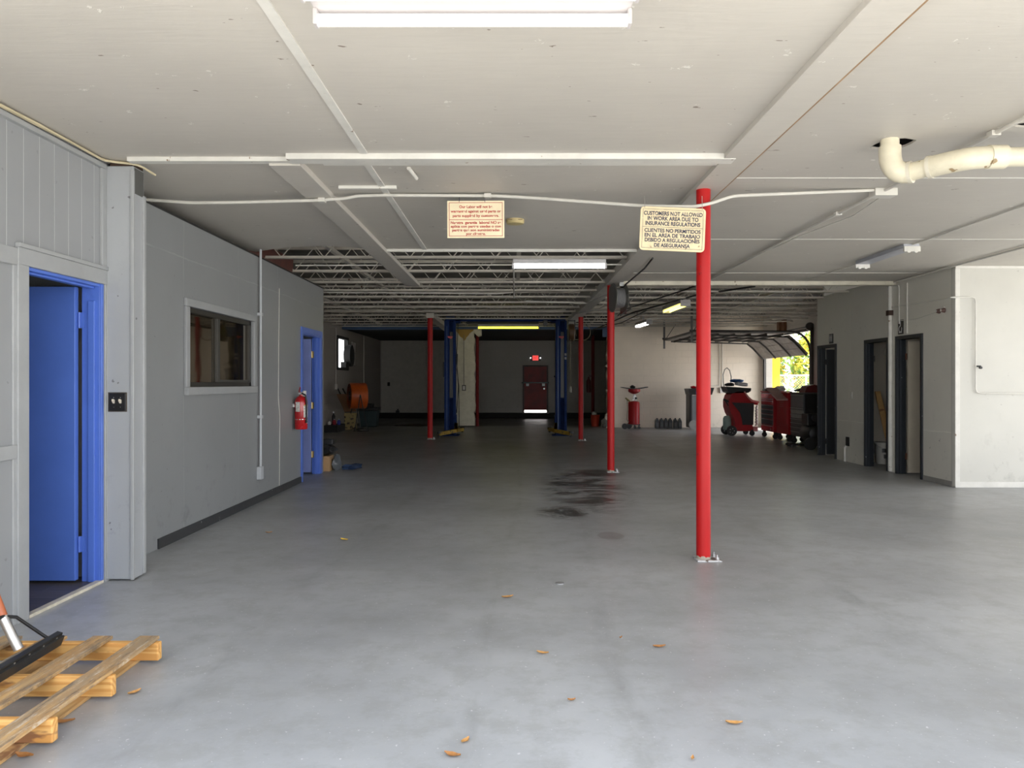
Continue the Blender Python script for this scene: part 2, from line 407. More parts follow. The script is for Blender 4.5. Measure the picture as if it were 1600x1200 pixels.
# battens and box beams
sb('trim_2', M_trim, 'wide white board across the ceiling between the two beams', 'trim', (-1.56, 1.5, 5.22, 5.34, 2.921, CZ), (-1.35, 1.42, 5.36, 5.43, 2.935, CZ), (-2.68, -1.56, 5.30, 5.37, 2.93, CZ))
sb('trim_3', M_trim, 'narrow ceiling batten running from the front to the joists', 'trim', (-1.05, -1.0, YF, 5.2, 2.95, CZ), (-1.08, -1.03, 5.45, EX, 2.95, CZ))
sb('beam_left', M_ceil, 'boxed white ceiling beam on the office side', 'beam', (-1.72, -1.50, 5.36, 12.1, 2.915, 2.965), bevel=0.003)
sb('beam_right', M_ceil, 'boxed ceiling beam over the row of red posts', 'beam', (1.42, 1.64, YF, 12.2, 2.925, 3.05), bevel=0.003)
sb('trim_10', mat('bare_wood_strip', (0.30, 0.19, 0.10), 0.6, var=0.3, vs=4), 'bare brown wooden strip along the edge of the ceiling beam', 'trim', (1.64, 1.652, YF, 8.2, 2.928, CZ))
S('beam_right_back', MB().prism([(12.2, 2.925), (YW - 0.1, 3.07), (YW - 0.1, 3.2), (12.2, 3.05)], 1.42, 1.64, 'X'), M_trim, 'white ceiling beam rising towards the back over the red posts', 'beam')
sb('trim_4', M_trim, 'white edge strip where the ceiling boards stop at the joists', 'trim', (-1.5, 1.42, 8.96, 9.0, 2.93, 2.975))
sb('trim_5', mat('cream_trim', (0.60, 0.56, 0.46), 0.5, chips=((0.2, 0.15, 0.1), 0.66, 9)), 'cream pipe chase along the end of the ceiling boards', 'trim', (1.64, 5.86, 11.80, 11.92, 2.90, 2.99), bevel=0.01)
# front left office wall with its doorway (y 4.56 .. 5.40)
D0, D1, DZ = 4.56, 5.38, 2.09
sb('wall_left', M_left, 'grey grooved panel wall around the open blue door', 'wall', (XL - 0.12, XL, YF, D0, 0, CZ), (XL - 0.12, XL, D1, 5.5, 0, CZ), (XL - 0.12, XL, D0, D1, DZ, CZ))
# greeny cornice with loose wires
sb('cornice', M_greytrim, 'grey cornice strip along the top of the panel wall', 'trim', (XL, XL + 0.03, YF, 5.4, 2.90, 2.93))
sb('trim_6', M_greytrim, 'grey casing boards framing the blue doorway', 'trim',
   (XL, XL + 0.022, D0 - 0.11, D0 - 0.01, 0, DZ + 0.0), (XL, XL + 0.022, D0 - 0.11, D1 + 0.06, DZ, DZ + 0.10), (XL, XL + 0.032, D0 - 0.11, D1 + 0.08, DZ + 0.10, DZ + 0.125), (XL, XL + 0.02, D1 + 0.02, D1 + 0.1, 0, DZ),
   (XL, XL + 0.02, 2.5, D0 - 0.11, DZ - 0.01, DZ + 0.09), (XL, XL + 0.018, 2.5, D0 - 0.11, 0.96, 1.04), (XL, XL + 0.012, D0 - 0.14, D0 - 0.11, 0, DZ), (XL, XL + 0.02, 5.36, 5.42, DZ + 0.125, 2.93), bevel=0.003)
# column at the end of that wall
sb('column_front', M_colm, 'grey boxed column beside the light switch', 'column', (XL + 0.0, -2.695, 5.42, 5.58, 0.012, 2.93), (XL - 0.2, XL, 5.5, 5.58, 0, 2.93), bevel=0.006)
sb('column_cap', mat('dark_brown_cap', (0.05, 0.028, 0.018), 0.8), 'dark brown band at the top of the grey column', 'column', (-2.86, -2.70, 5.425, 5.57, 2.93, CZ))  # dark brown block filling the column top, slightly inset
sb('column_patch', mat('dark_grey_patch', (0.09, 0.09, 0.085), 0.6), 'dark grey patch high on the side of the grey column', 'column', (-2.696, -2.692, 5.435, 5.565, 2.74, 2.92))  # thin dark grey rectangle on the side face of the column
sb('trim_7', M_greytrim, 'worn corner strips of the grey column', 'trim', (-2.712, -2.688, 5.408, 5.43, 0.01, 2.9), (-2.70, -2.682, 5.55, 5.585, 0.02, 2.75), bevel=0.004)
# partition
W0, W1, WZ0, WZ1 = 7.05, 8.78, 1.36, 2.10
P0, P1, PZ = 10.84, 11.82, 2.12
sb('wall_left_partition', M_part, 'grey office partition with the sliding window and the far blue door', 'wall',
   (XP - 0.1, XP, 5.5, W0, 0, 2.87), (XP - 0.1, XP, W0, W1, 0, WZ0), (XP - 0.1, XP, W0, W1, WZ1, 2.87), (XP - 0.1, XP, W1, P0, 0, 2.87), (XP - 0.1, XP, P0, P1, PZ, 2.87), (XP - 0.1, XP, P1, 12.05, 0, 2.87),
   (-6.5, XP - 0.1, 11.95, 12.05, 0, 2.87), (-6.5, XP - 0.1, 5.5, 5.6, 0, 2.87))
sb('office_ceiling', M_dark, 'dark top of the office block', 'ceiling', (-6.5, XP, 5.5, 12.0, 2.87, 2.89))
sb('baseboard_left', M_baseb, 'scuffed black baseboard under the office window', 'baseboard', (XP, XP + 0.015, 6.46, 10.78, 0.0, 0.085))
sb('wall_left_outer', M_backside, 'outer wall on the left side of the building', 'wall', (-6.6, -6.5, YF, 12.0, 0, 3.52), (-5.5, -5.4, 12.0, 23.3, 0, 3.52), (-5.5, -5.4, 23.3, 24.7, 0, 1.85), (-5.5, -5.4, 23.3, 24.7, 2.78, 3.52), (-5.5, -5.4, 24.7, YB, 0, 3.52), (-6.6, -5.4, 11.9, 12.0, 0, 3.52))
sb('room_wall', M_room, 'inner walls of the front office', 'wall', (-6.5, -6.4, YF, 5.5, 0, 2.9), (-6.5, XL - 0.12, YF, YF + 0.1, 0, CZ))
def plank_mat():
    t = NT('dark_wood_tile'); o = t.tc.outputs['Object']
    br = t.n('TexBrick', {'Vector': o, 'Scale': 1.0, 'Mortar Size': 0.004, 'Brick Width': 0.9, 'Row Height': 0.16, 'Color1': (0.10, 0.085, 0.078, 1), 'Color2': (0.19, 0.165, 0.15, 1), 'Mortar': (0.2, 0.19, 0.18, 1)})
    c = t.mix(t.m_('MULTIPLY', t.noise(3, 5, 0.7, stretch=(1.5, 14, 1)), 0.8), br.outputs['Color'], (0.03, 0.025, 0.022))
    t.set('Base Color', c); t.set('Roughness', 0.4); return t.m
sb('office_floor', plank_mat(), 'dark wood-look tile floor inside the office', 'floor', (-6.4, XL - 0.02, YF + 0.1, 5.5, 0.0, 0.012))
sb('threshold', mat('worn_threshold', (0.62, 0.57, 0.46), 0.5, var=0.2, vs=12), 'worn metal threshold strip of the blue doorway', 'trim', (XL - 0.03, XL + 0.02, D0, D1, 0.0, 0.02), bevel=0.004)
# right-hand restroom block
A0, A1, B0, B1, C0, C1, RZ = 11.14, 11.82, 12.16, 12.88, 14.12, 14.88, 2.06
wr_ = []
ys = [10.37, A0, A1, B0, B1, C0, C1, 14.97]
for i in range(0, 8, 2): wr_.append((XR, XR + 0.1, ys[i], ys[i + 1], 0, 3.05))
for a, b in ((A0, A1), (B0, B1), (C0, C1)): wr_.append((XR, XR + 0.1, a, b, RZ, 3.05))
sb('wall_right', M_side, 'off-white wall with the three dark restroom doorways', 'wall', *wr_, (XR + 0.1, XG, 14.9, 14.97, 0, 3.3))
sb('wall_right_front', M_white, 'bright white end wall of the restroom block', 'wall', (XR - 0.002, 10.1, 10.27, 10.37, 0, CZ))
sb('trim_8', M_trim, 'white baseboard and top strip of the bright end wall', 'trim', (XR - 0.01, 10.1, 10.255, 10.27, 0, 0.075), (XR - 0.01, 10.1, 10.25, 10.27, 2.925, CZ), (XR - 0.014, XR + 0.05, 10.255, 10.27, 0.07, 2.93), (XR - 0.014, XR, 10.26, 10.32, 0.02, 2.93), bevel=0.003)
sb('baseboard_right', mat('grey_skirting', (0.3, 0.29, 0.27), 0.5), 'grey baseboard beside the nearest restroom door', 'baseboard', (XR - 0.014, XR, 10.35, A0 - 0.07, 0, 0.07), bevel=0.003)
sb('restroom_wall', M_room, 'beige partitions inside the restrooms', 'wall', (XR + 0.1, 8.3, 10.37, 10.45, 0, CZ), (XR + 0.1, 8.3, 11.95, 12.05, 0, CZ), (XR + 0.1, 8.3, 13.55, 13.65, 0, CZ), (8.3, 8.4, 10.37, 14.97, 0, CZ), (XR + 0.1, 8.3, 10.37, 14.9, 2.6, 2.66))
# garage door wall and back walls
G0, G1, GZ = 20.0, 23.75, 2.78
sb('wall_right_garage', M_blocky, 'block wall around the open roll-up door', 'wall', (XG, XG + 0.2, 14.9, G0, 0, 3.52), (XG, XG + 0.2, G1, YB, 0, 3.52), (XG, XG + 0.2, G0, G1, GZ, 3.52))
sb('wall_back_right', M_block, 'painted block wall behind the oil drain and tool carts', 'wall', (2.98, XG, YW, YW + 0.2, 0, 3.52))
def ragged(name, x, y0, y1, z0, z1, side, m, seed, label):
    rnd = random.Random(seed); pts = []; z = z0; 
    while z < z1:
        pts.append((x + rnd.uniform(-0.05, 0.05), z)); z += rnd.uniform(0.06, 0.14)
    pts.append((x, z1)); poly = pts + [(x + side * 0.3, z1), (x + side * 0.3, z0)]
    mb = MB().prism(poly, y0, y1, 'Y'); return S(name, mb, m, label, 'wall')
ragged('wall_back_edge', 2.86, YW - 0.03, YW + 0.25, 0, 3.05, 1, M_block, 3, 'rough broken plaster edge of the block wall')
rp = random.Random(11)
def pillar_poly():
    l = []; r = []; z = 0.06
    while z < 3.05:
        l.append((-1.90 + rp.uniform(-0.045, 0.03), z)); r.append((-1.27 + rp.uniform(-0.035, 0.03), z)); z += rp.uniform(0.07, 0.16)
    return l + [(-1.86, 3.07), (-1.06, 3.07), (-1.06, 2.88), (-1.16, 2.85)] + list(reversed(r))
def pillar_mat():
    t = NT('stained_pillar_paint'); xyz = t.n('SeparateXYZ', {0: t.tc.outputs['Object']}).outputs
    c = t.mix(t.ramp(t.noise(5, 5, 0.7), [(0.4, 0), (0.8, 1)]), (0.66, 0.62, 0.50), (0.50, 0.46, 0.36))
    wx = t.m_('ABSOLUTE', t.m_('SUBTRACT', xyz[0], -1.60))
    lim = t.m_('MULTIPLY', t.m_('SUBTRACT', xyz[2], 2.72), 0.9)
    k = t.m_('GREATER_THAN', t.m_('ADD', lim, t.m_('MULTIPLY', t.m_('SUBTRACT', t.noise(8, 4), 0.5), 0.16)), wx)
    c = t.mix(k, c, (0.42, 0.25, 0.05)); t.set('Base Color', c); t.set('Roughness', 0.6); t.bump(t.noise(30, 4), 0.4, 0.01); return t.m
S('pillar_back', MB().prism(pillar_poly(), YW, YW + 0.35, 'Y'), pillar_mat(), 'pale ragged masonry pillar with a yellow stain at its top', 'pillar')
M_bluebeam = mat('faded_blue_header', (0.05, 0.10, 0.20), 0.5, var=0.35, vs=1.2)
sb('lintel', M_bluebeam, 'faded blue header beam over the entrance to the back room', 'beam', (-5.4, 3.1, YW - 0.05, YW + 0.3, 3.07, 3.2), (2.72, 2.92, YW - 0.08, YW, 2.83, 3.07))
sb('wall_back_upper', M_dark, 'dark board above the back room header', 'wall', (-5.4, 3.1, YW + 0.05, YW + 0.3, 3.2, 3.52))
sb('ceiling_back', M_dark, 'back room ceiling coloured black for its lack of light', 'ceiling', (-5.4, 5.0, YW + 0.3, YB, 3.09, 3.15))  # the unlit space is painted in as a near-black ceiling colour
sb('wall_back', M_backroom, 'grey rear wall with the red exit door', 'wall', (-5.4, 5.0, YB, YB + 0.2, 0, 3.52))
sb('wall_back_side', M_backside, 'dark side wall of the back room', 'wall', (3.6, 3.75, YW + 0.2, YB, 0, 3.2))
sb('baseboard_back', M_dark, 'black grimy curb at the foot of the rear wall', 'baseboard', (-5.4, 3.6, YB - 0.35, YB, 0, 0.2))
sb('wall_back_panel', mat('pale_panel', (0.46, 0.44, 0.39), 0.5, var=0.08), 'smooth lighter panel fixed on the rear wall', 'wall', (-5.35, -1.95, YB - 0.02, YB, 0.2, 3.09))

# ---------------------------------------------------------------- bar joists
def joist(y, x0, x1, label, seed, z0=2.965, parent=None):
    z0 += max(0, y - 12) * 0.014; dpt = 0.36; r = random.Random(seed)
    t = thing('roof_joist', label, 'joist', ((x0 + x1) / 2, y, z0), 'open web roof joists')
    MB().box(x0, x1, y - 0.042, y - 0.006, z0, z0 + 0.006).box(x0, x1, y - 0.012, y - 0.006, z0, z0 + 0.035).box(x0, x1, y + 0.006, y + 0.042, z0, z0 + 0.006).box(x0, x1, y + 0.006, y + 0.012, z0, z0 + 0.035).build('bottom_chord', M_joist, t)
    MB().box(x0, x1, y - 0.045, y + 0.045, z0 + dpt - 0.008, z0 + dpt).box(x0, x1, y - 0.012, y - 0.006, z0 + dpt - 0.04, z0 + dpt).box(x0, x1, y + 0.006, y + 0.012, z0 + dpt - 0.04, z0 + dpt).build('top_chord', M_joist, t)
    pts = []; x = x0 + r.uniform(0, 0.25); up = False
    while x < x1: pts.append((x, y, z0 + (dpt - 0.02 if up else 0.016))); up = not up; x += 0.27
    MB().tube(pts, 0.010, 4).build('web', M_joist, t)
    return t
ordn = ['first', 'second', 'third', 'fourth', 'fifth', 'sixth', 'seventh', 'eighth', 'ninth', 'tenth', 'eleventh', 'twelfth', 'thirteenth', 'fourteenth']
Y0J = [9.69, 10.88, 12.1, 13.28, 14.42, 15.6, 16.75, 17.9, 19.1, 20.3, 21.45, 22.6, 23.7]
for i, y in enumerate(Y0J):
    joist(y, -5.4 if y > 12.2 else -6.4, 1.41, 'open web steel roof joist over the main bay, %s row behind the ceiling boards' % ordn[i], i)
for i, y in enumerate([12.4, 13.5, 14.6, 15.75, 16.9, 18.0, 19.15, 20.3, 21.4, 22.5, 23.6]):
    joist(y, 1.65, 5.86 if y < 14.97 else 7.74, 'open web steel roof joist over the tool area, %s row behind the cream pipe chase' % ordn[i], 50 + i)
# long members of the joist field
for k, (x0, x1, ya, yb, z) in enumerate([(-2.55, -2.49, 9.0, 24, 3.2), (-4.2, -4.14, 12.1, 24, 3.2), (0.02, 0.08, 9.1, 13.3, 3.18), (3.4, 3.45, 12, 24, 3.2), (5.2, 5.25, 15, 24, 3.2)]):
    sb('joist_bridging', M_joist, 'steel bridging strip crossing the joists, %s from the office side' % ['second', 'first', 'third', 'fourth', 'fifth'][k], 'trim', (x0, x1, ya, yb, z, z + 0.05))
sb('beam_lift', M_joist, 'white steel beam carried by the red post beside the lift', 'beam', (-2.2, -2.0, 18.95, YW - 0.06, 3.0, 3.12))
sb('beam_office', mat('rusty_steel', (0.12, 0.04, 0.03), 0.6, var=0.3), 'rusty steel beam over the office block', 'beam', (-3.35, -3.15, 9.0, 10.9, 2.9, 3.15))
# ---------------------------------------------------------------- doors and windows of the setting
def door_struct(name, label, loc=(0, 0, 0)):
    o = bpy.data.objects.new(name, None); COL.objects.link(o); o.location = loc
    return tag(o, label, 'door', kind='structure')
d = door_struct('door_1', 'royal blue door standing open in the panel wall, next to the light switch', (XL, 4.97, 0))
MB().box(XL - 0.125, XL + 0.0, D1 - 0.02, D1, 0.012, DZ).box(XL - 0.075, XL - 0.03, D1 - 0.035, D1 - 0.02, 0.012, DZ - 0.12)\
    .box(XL - 0.125, XL, D0, D0 + 0.02, 0.012, DZ).box(XL - 0.125, XL, D0 + 0.02, D1 - 0.02, DZ - 0.02, DZ).box(XL - 0.075, XL - 0.03, D0 + 0.02, D1 - 0.035, DZ - 0.035, DZ - 0.02)\
    .box(XL, XL + 0.012, D1 - 0.02, D1 + 0.012, 0.012, DZ).build('door_frame', M_blue2, d, bevel=0.003)
lf = MB().box(XL - 0.97, XL - 0.145, 5.31, 5.355, 0.03, 2.065).build('door_leaf', M_blue, d, bevel=0.003)
for z in (0.22, 1.78):
    MB().box(XL - 0.15, XL - 0.10, 5.352, 5.357, z, z + 0.11).cyl((XL - 0.135, 5.345, z), 0.008, 0.11, n=10).build('hinge', M_blue2, d, smooth=True)
d = door_struct('door_2', 'narrow open blue door at the far end of the grey office partition', (XP, 11.3, 0))
MB().box(XP - 0.11, XP + 0.012, P1 - 0.03, P1, 0, PZ).box(XP - 0.07, XP - 0.03, P1 - 0.05, P1 - 0.03, 0, PZ - .03).box(XP - 0.11, XP + 0.012, P0, P0 + 0.03, 0, PZ).box(XP - 0.11, XP + 0.012, P0 + 0.03, P1 - 0.03, PZ - 0.03, PZ)\
    .box(XP, XP + 0.02, P1, P1 + 0.10, 0, PZ + 0.07).box(XP, XP + 0.02, P0 - 0.07, P0, 0, PZ + 0.07).box(XP, XP + 0.02, P0, P1, PZ, PZ + 0.07).build('door_frame', M_blue2, d, bevel=0.003)
MB().box(XP - 0.80, XP - 0.115, P1 - 0.085, P1 - 0.045, 0.03, PZ - 0.05).build('door_leaf', mat('periwinkle_paint', (0.22, 0.27, 0.58), 0.4, var=0.05), d, bevel=0.003)
for z in (0.25, 1.0, 1.78):
    MB().box(XP - 0.114, XP - 0.08, P1 - 0.036, P1 - 0.030, z, z + 0.1).cyl((XP - 0.108, P1 - 0.043, z), 0.009, 0.1, n=8).build('hinge', mat('brass', (0.5, 0.38, 0.16), 0.35, 0.8), d, smooth=True)
def rest_door(n, y0, y1, label, leafm, leaf=True, ang=85):
    d = door_struct('door_%d' % n, label, (XR, (y0 + y1) / 2, 0))
    w = 0.055
    MB().box(XR - 0.02, XR + 0.10, y1, y1 + w, 0, RZ + w).box(XR - 0.02, XR + 0.10, y0 - w, y0, 0, RZ + w).box(XR - 0.02, XR + 0.10, y0, y1, RZ, RZ + w)\
        .box(XR - 0.005, XR + 0.115, y1 - 0.018, y1, 0, RZ).box(XR + 0.03, XR + 0.07, y1 - 0.034, y1 - 0.018, 0, RZ).box(XR - 0.005, XR + 0.1, y0, y0 + 0.018, 0, RZ).build('door_frame', M_navy, d, bevel=0.002)
    if leaf:
        MB().box(XR + 0.13, XR + 0.75, y1 - 0.06, y1 - 0.02, 0.02, RZ - 0.02).build('door_leaf', leafm, d, bevel=0.002)
    for z in (0.22, 1.75):
        MB().box(XR + 0.10, XR + 0.128, y1 - 0.03, y1 - 0.024, z, z + 0.1).cyl((XR + 0.115, y1 - 0.034, z), 0.009, 0.1, n=8).build('hinge', M_black if n != 3 else mat('rust', (0.12, 0.05, 0.03), 0.6), d, smooth=True)
    return d
rest_door(3, A0, A1, 'restroom door with charcoal frame and beige leaf, nearest to the bright white wall', mat('beige_door', (0.50, 0.45, 0.36), 0.5, var=0.05))
rest_door(4, B0, B1, 'open charcoal-framed doorway of the closet holding planks and a bucket', None, leaf=False)
rest_door(5, C0, C1, 'restroom door with charcoal frame and dark leaf, last before the tool carts', M_navy)
# exit door
d = door_struct('door_6', 'red exit door with a black panic bar and daylight showing under it', (0.82, YB, 0))
EX0, EX1 = 0.36, 1.26
MB().box(EX0 - 0.06, EX0, YB - 0.06, YB, 0.2, 2.10).box(EX1, EX1 + 0.06, YB - 0.06, YB, 0.2, 2.10).box(EX0, EX1, YB - 0.06, YB, 2.05, 2.10).build('door_frame', mat('dark_red_frame', (0.05, 0.012, 0.01), 0.5), d, bevel=0.003)
MB().box(EX0, EX1, YB - 0.03, YB - 0.005, 0.30, 2.05).build('door_leaf', mat('exit_door_red', (0.22, 0.008, 0.007), 0.5, var=0.35, vs=2.5), d)
b_ = MB().box(EX0 - 0.10, EX1 + 0.08, YB - 0.115, YB - 0.085, 1.37, 1.43).build('panic_bar', M_black, d, bevel=0.004)
for x in (EX0 + 0.12, EX1 - 0.14): MB().box(x - 0.05, x + 0.07, YB - 0.10, YB - 0.03, 1.26, 1.42).build('bar_bracket', mat('bracket_grey', (0.25, 0.25, 0.25), 0.4, 0.6), b_, bevel=0.006)
MB().cyl((EX1 - 0.1, YB - 0.05, 1.16), 0.035, 0.02, 'Y', 12).build('lock', M_metal, d, smooth=True)
MB().box(EX0 + 0.01, EX1 - 0.01, YB - 0.012, YB - 0.004, 0.215, 0.295).build('daylight_gap', emis('daylight_gap', (1, 0.98, 0.94), 6), d)

def reflect_glass():
    t = NT('dark_pane'); t.set('Base Color', (0.016, 0.013, 0.009)); t.set('Roughness', 0.03); t.set('Specular IOR Level', 0.9); t.set('Coat Weight', 0.6); t.set('Coat Tint', (0.9, 0.8, 0.62)); t.set('Specular Tint', (0.95, 0.82, 0.62))
    t.bump(t.noise(1.6, 2), 0.06, 0.03); return t.m
M_pane = reflect_glass()
w = bpy.data.objects.new('window_1', None); COL.objects.link(w); w.location = (XP, 7.9, 1.7); tag(w, 'dark sliding window in the grey office partition', 'window', kind='structure')
MB().box(XP, XP + 0.03, W0 - 0.08, W1 + 0.08, WZ1, WZ1 + 0.075).box(XP, XP + 0.045, W0 - 0.08, W1 + 0.08, WZ0 - 0.075, WZ0).box(XP, XP + 0.03, W0 - 0.08, W0, WZ0, WZ1).box(XP, XP + 0.03, W1, W1 + 0.08, WZ0, WZ1).build('window_trim', M_greytrim, w, bevel=0.006)
MF = mat('dark_bronze_frame', (0.05, 0.047, 0.042), 0.4, 0.5)
f_ = MB().box(XP - 0.06, XP - 0.01, W0, W1, WZ0, WZ0 + 0.045).box(XP - 0.06, XP - 0.01, W0, W1, WZ1 - 0.05, WZ1).box(XP - 0.06, XP - 0.01, W0, W0 + 0.04, WZ0, WZ1).box(XP - 0.06, XP - 0.01, W1 - 0.05, W1, WZ0, WZ1).build('window_frame', MF, w, bevel=0.003)
s_ = MB().box(XP - 0.045, XP - 0.012, 7.80, 7.87, WZ0 + 0.045, WZ1 - 0.05).box(XP - 0.04, XP - 0.02, 7.87, W1 - 0.05, WZ0 + 0.045, WZ0 + 0.07).build('sash', mat('bronze_sash', (0.07, 0.067, 0.06), 0.4, 0.4), w, bevel=0.003)
for a, b, x in ((W0 + 0.04, 7.82, -0.05), (7.85, W1 - 0.05, -0.04)): MB().box(XP + x, XP + x + 0.005, a, b, WZ0 + 0.04, WZ1 - 0.045).build('pane', M_pane, w)
# wall opening with an exhaust fan at the back left
w = bpy.data.objects.new('window_2', None); COL.objects.link(w); w.location = (-5.4, 24.0, 2.3); tag(w, 'bright window opening high in the dark side wall, partly blocked by a fan', 'window', kind='structure')
MB().box(-5.5, -5.36, 23.22, 23.32, 1.80, 2.84).box(-5.5, -5.36, 24.66, 24.76, 1.80, 2.84).box(-5.5, -5.36, 23.3, 24.7, 2.76, 2.84).box(-5.5, -5.36, 23.3, 24.7, 1.79, 1.87).build('window_frame', M_dark, w, bevel=0.004)
fn = thing('wall_fan', 'dark exhaust fan hanging in the bright window of the side wall', 'fan', (-5.36, 24.35, 1.87))
MB().lathe([(0.32, 0), (0.34, 0), (0.34, 0.2), (0.32, 0.2)], (-5.36, 24.3, 2.25), 'X', 20).build('shroud', M_dark, fn, smooth=True)
MB().box(-5.42, -5.25, 23.85, 24.25, 1.87, 2.05).build('motor_box', M_dark, fn, bevel=0.01)
q = MB()
for z in (1.95, 2.35, 2.70): q.tube([(-5.2, 24.5, z), (-5.2, 24.95, z), (-5.36, 25.05, z)], 0.012, 4)
for y in (24.5, 24.75, 24.95): q.tube([(-5.2, y, 1.95), (-5.2, y, 2.70)], 0.010, 4)
q.build('guard', mat('fan_guard', (0.10, 0.09, 0.08), 0.5, 0.5), fn)
for a in range(4):
    c_, s2 = math.cos(a * PI / 2 + .4), math.sin(a * PI / 2 + .4)
    MB().bar((-5.3, 24.3 + 0.04 * c_, 2.25 + 0.04 * s2), (-5.3, 24.3 + 0.28 * c_, 2.25 + 0.28 * s2), 0.02, 0.13, up=(0.5, -s2, c_)).build('blade', M_dark, fn)

# ---------------------------------------------------------------- roll-up door
d = door_struct('door_7', 'roll-up garage door drawn up under the joists, its lower panels still curving down', (XG, (G0 + G1) / 2, 2.2))
M_gd = mat('weathered_door_steel', (0.30, 0.27, 0.24), 0.6, var=0.3, vs=5, bump=0.2)
M_gtr = mat('track_steel', (0.09, 0.085, 0.08), 0.5, 0.6)
prof = [(7.66, 2.14), (7.50, 2.32), (7.35, 2.48), (7.16, 2.64)]
for i in range(3):
    (xa, za), (xb, zb) = prof[i], prof[i + 1]
    p_ = MB().bar(((xa + xb) / 2, G0 + 0.1, (za + zb) / 2), ((xa + xb) / 2, G1 - 0.08, (za + zb) / 2), 0.045, math.hypot(xb - xa, zb - za) - 0.012, up=(xb - xa, 0, zb - za)).build('door_panel', M_gd, d)
for k in range(2):
    x1 = 7.12 - k * 1.25
    p_ = MB().box(x1 - 1.22, x1, G0 + 0.1, G1 - 0.08, 2.69, 2.73)
    p_.build('door_panel', M_gd, d)
for y in (G0 + 0.12, 21.25, 22.5, G1 - 0.1):
    MB().tube([(7.63, y, 2.11), (7.47, y, 2.29), (7.32, y, 2.45), (7.13, y, 2.60), (4.8, y, 2.665)], 0.028, 4).build('stile', M_gtr, d)
q = MB()
for k in range(6):
    x = 7.0 - k * 0.42; q.bar((x, G0 + 0.1, 2.66), (x, G1 - 0.1, 2.66), 0.03, 0.05)
q.build('truss_bars', M_gtr, d)
for y in (G0 + 0.03, G1 - 0.02):
    pts = [(7.70, y, 0), (7.70, y, 2.2)] + [(7.70 - 0.48 * (1 - math.cos(a)), y, 2.2 + 0.53 * math.sin(a)) for a in [i * PI / 12 for i in range(1, 7)]] + [(4.55, y, 2.76)]
    MB().tube(pts, 0.032, 5).build('track', M_gtr, d)
    q = MB().box(4.58, 4.63, y - 0.025, y + 0.025, 2.45, 3.33)
    q.build('hanger', mat('hanger_steel', (0.16, 0.155, 0.15), 0.5, 0.5), d)
MB().bar((4.6, G0, 2.72), (4.6, G1, 2.72), 0.04, 0.05).build('end_bar', M_gtr, d)
for y in (G0 + .05, G1 - .05): MB().tube([(4.62, y, 2.7), (4.95, y, 3.2)], 0.012, 4).build('brace', M_gtr, d)
MB().tube([(7.66, G0 - 0.02, 2.86), (7.66, G1, 2.86)], 0.02, 8).cyl((7.66, G0 - .06, 2.86), 0.11, 0.05, 'Y', 16).build('torsion_shaft', M_gtr, d, smooth=True)
sb('trim_9', M_gtr, 'dark steel edge of the roll-up door opening', 'trim', (7.68, 7.76, G0 - 0.06, G0, 0, 2.85), (7.68, 7.76, G1, G1 + 0.05, 0, 2.85), (7.70, 7.76, G0, G1, 2.76, 2.82))
sb('door_jamb_wood', mat('brown_wood_post', (0.16, 0.07, 0.03), 0.6), 'short brown wooden posts above the roll-up door', 'trim', (7.66, 7.74, 21.9, 22.1, 2.88, 3.2), (7.66, 7.74, 22.3, 22.5, 2.88, 3.2))

# ---------------------------------------------------------------- lamps
M_tube = emis('tube_light', (1.0, 0.97, 0.90), 6)
M_tubeY = emis('yellow_tube_light', (1.0, 0.88, 0.03), 3.0)
M_tubeY2 = emis('warm_tube_light', (1.0, 0.90, 0.22), 2.0)
M_tubeW = emis('white_tube_light', (1, 1, 0.98), 6)
M_house = mat('fixture_white', (0.50, 0.47, 0.465), 0.4, var=0.04)
def lamp(label, a, b, m, mh, wd=0.13, tubes=2, stem=None, lampname='fluorescent_lamp', group='fluorescent ceiling lamps', hh=0.07):
    a = Vector(a); b = Vector(b); d = (b - a).normalized(); t = thing(lampname, label, 'lamp', (a + b) / 2, group)
    r = d.cross(Vector((0, 0, 1))).normalized()
    MB().bar(a + Vector((0, 0, hh / 2 + 0.03)), b + Vector((0, 0, hh / 2 + 0.03)), wd, hh).build('housing', mh, t, bevel=0.006)
    for i in range(tubes):
        o = r * ((i - (tubes - 1) / 2) * wd * 0.62)
        MB().tube([a + d * 0.02 + o, b - d * 0.02 + o], 0.019 if tubes > 1 else 0.026, 12).build('tube', m, t, smooth=True)
    for p in (a, b):
        MB().bar(p - d * 0.012, p + d * 0.012, wd * 0.98, 0.07).build('end_cap', mh, t, bevel=0.004)
    if stem:
        MB().bar((a + b) / 2 + Vector((0, 0, hh)), (a + b) / 2 + Vector((0, 0, hh + stem)), 0.05, 0.05).build('stem', mh, t)
    return t
# big wraparound fixture overhead
t = thing('strip_lamp', 'long white twin-tube ceiling lamp lit above the doorway, the closest lamp to the pallet', 'lamp', (-0.17, 2.92, 2.80))
MB().box(-0.79, 0.455, 2.77, 3.05, 2.862, CZ).build('housing', M_house, t, bevel=0.006)
for y in (2.81, 3.015): MB().tube([(-0.775, y, 2.823), (0.44, y, 2.823)], 0.024, 16).build('tube', emis('near_tube_light', (1.0, 0.97, 0.92), 0.95), t, smooth=True)
for x in (-0.79, 0.44):
    for y in (2.81, 3.015): MB().box(x, x + 0.016, y - 0.024, y + 0.026, 2.80, 2.862).build('end_cap', M_house, t, bevel=0.004)
lamp('bright white tube lamp hanging among the joists in front of the row of red posts', (-0.03, 9.8, 2.885), (1.15, 9.8, 2.885), M_tube, mat('lamp_grey', (0.55, 0.54, 0.55), 0.4), 0.14, 1)
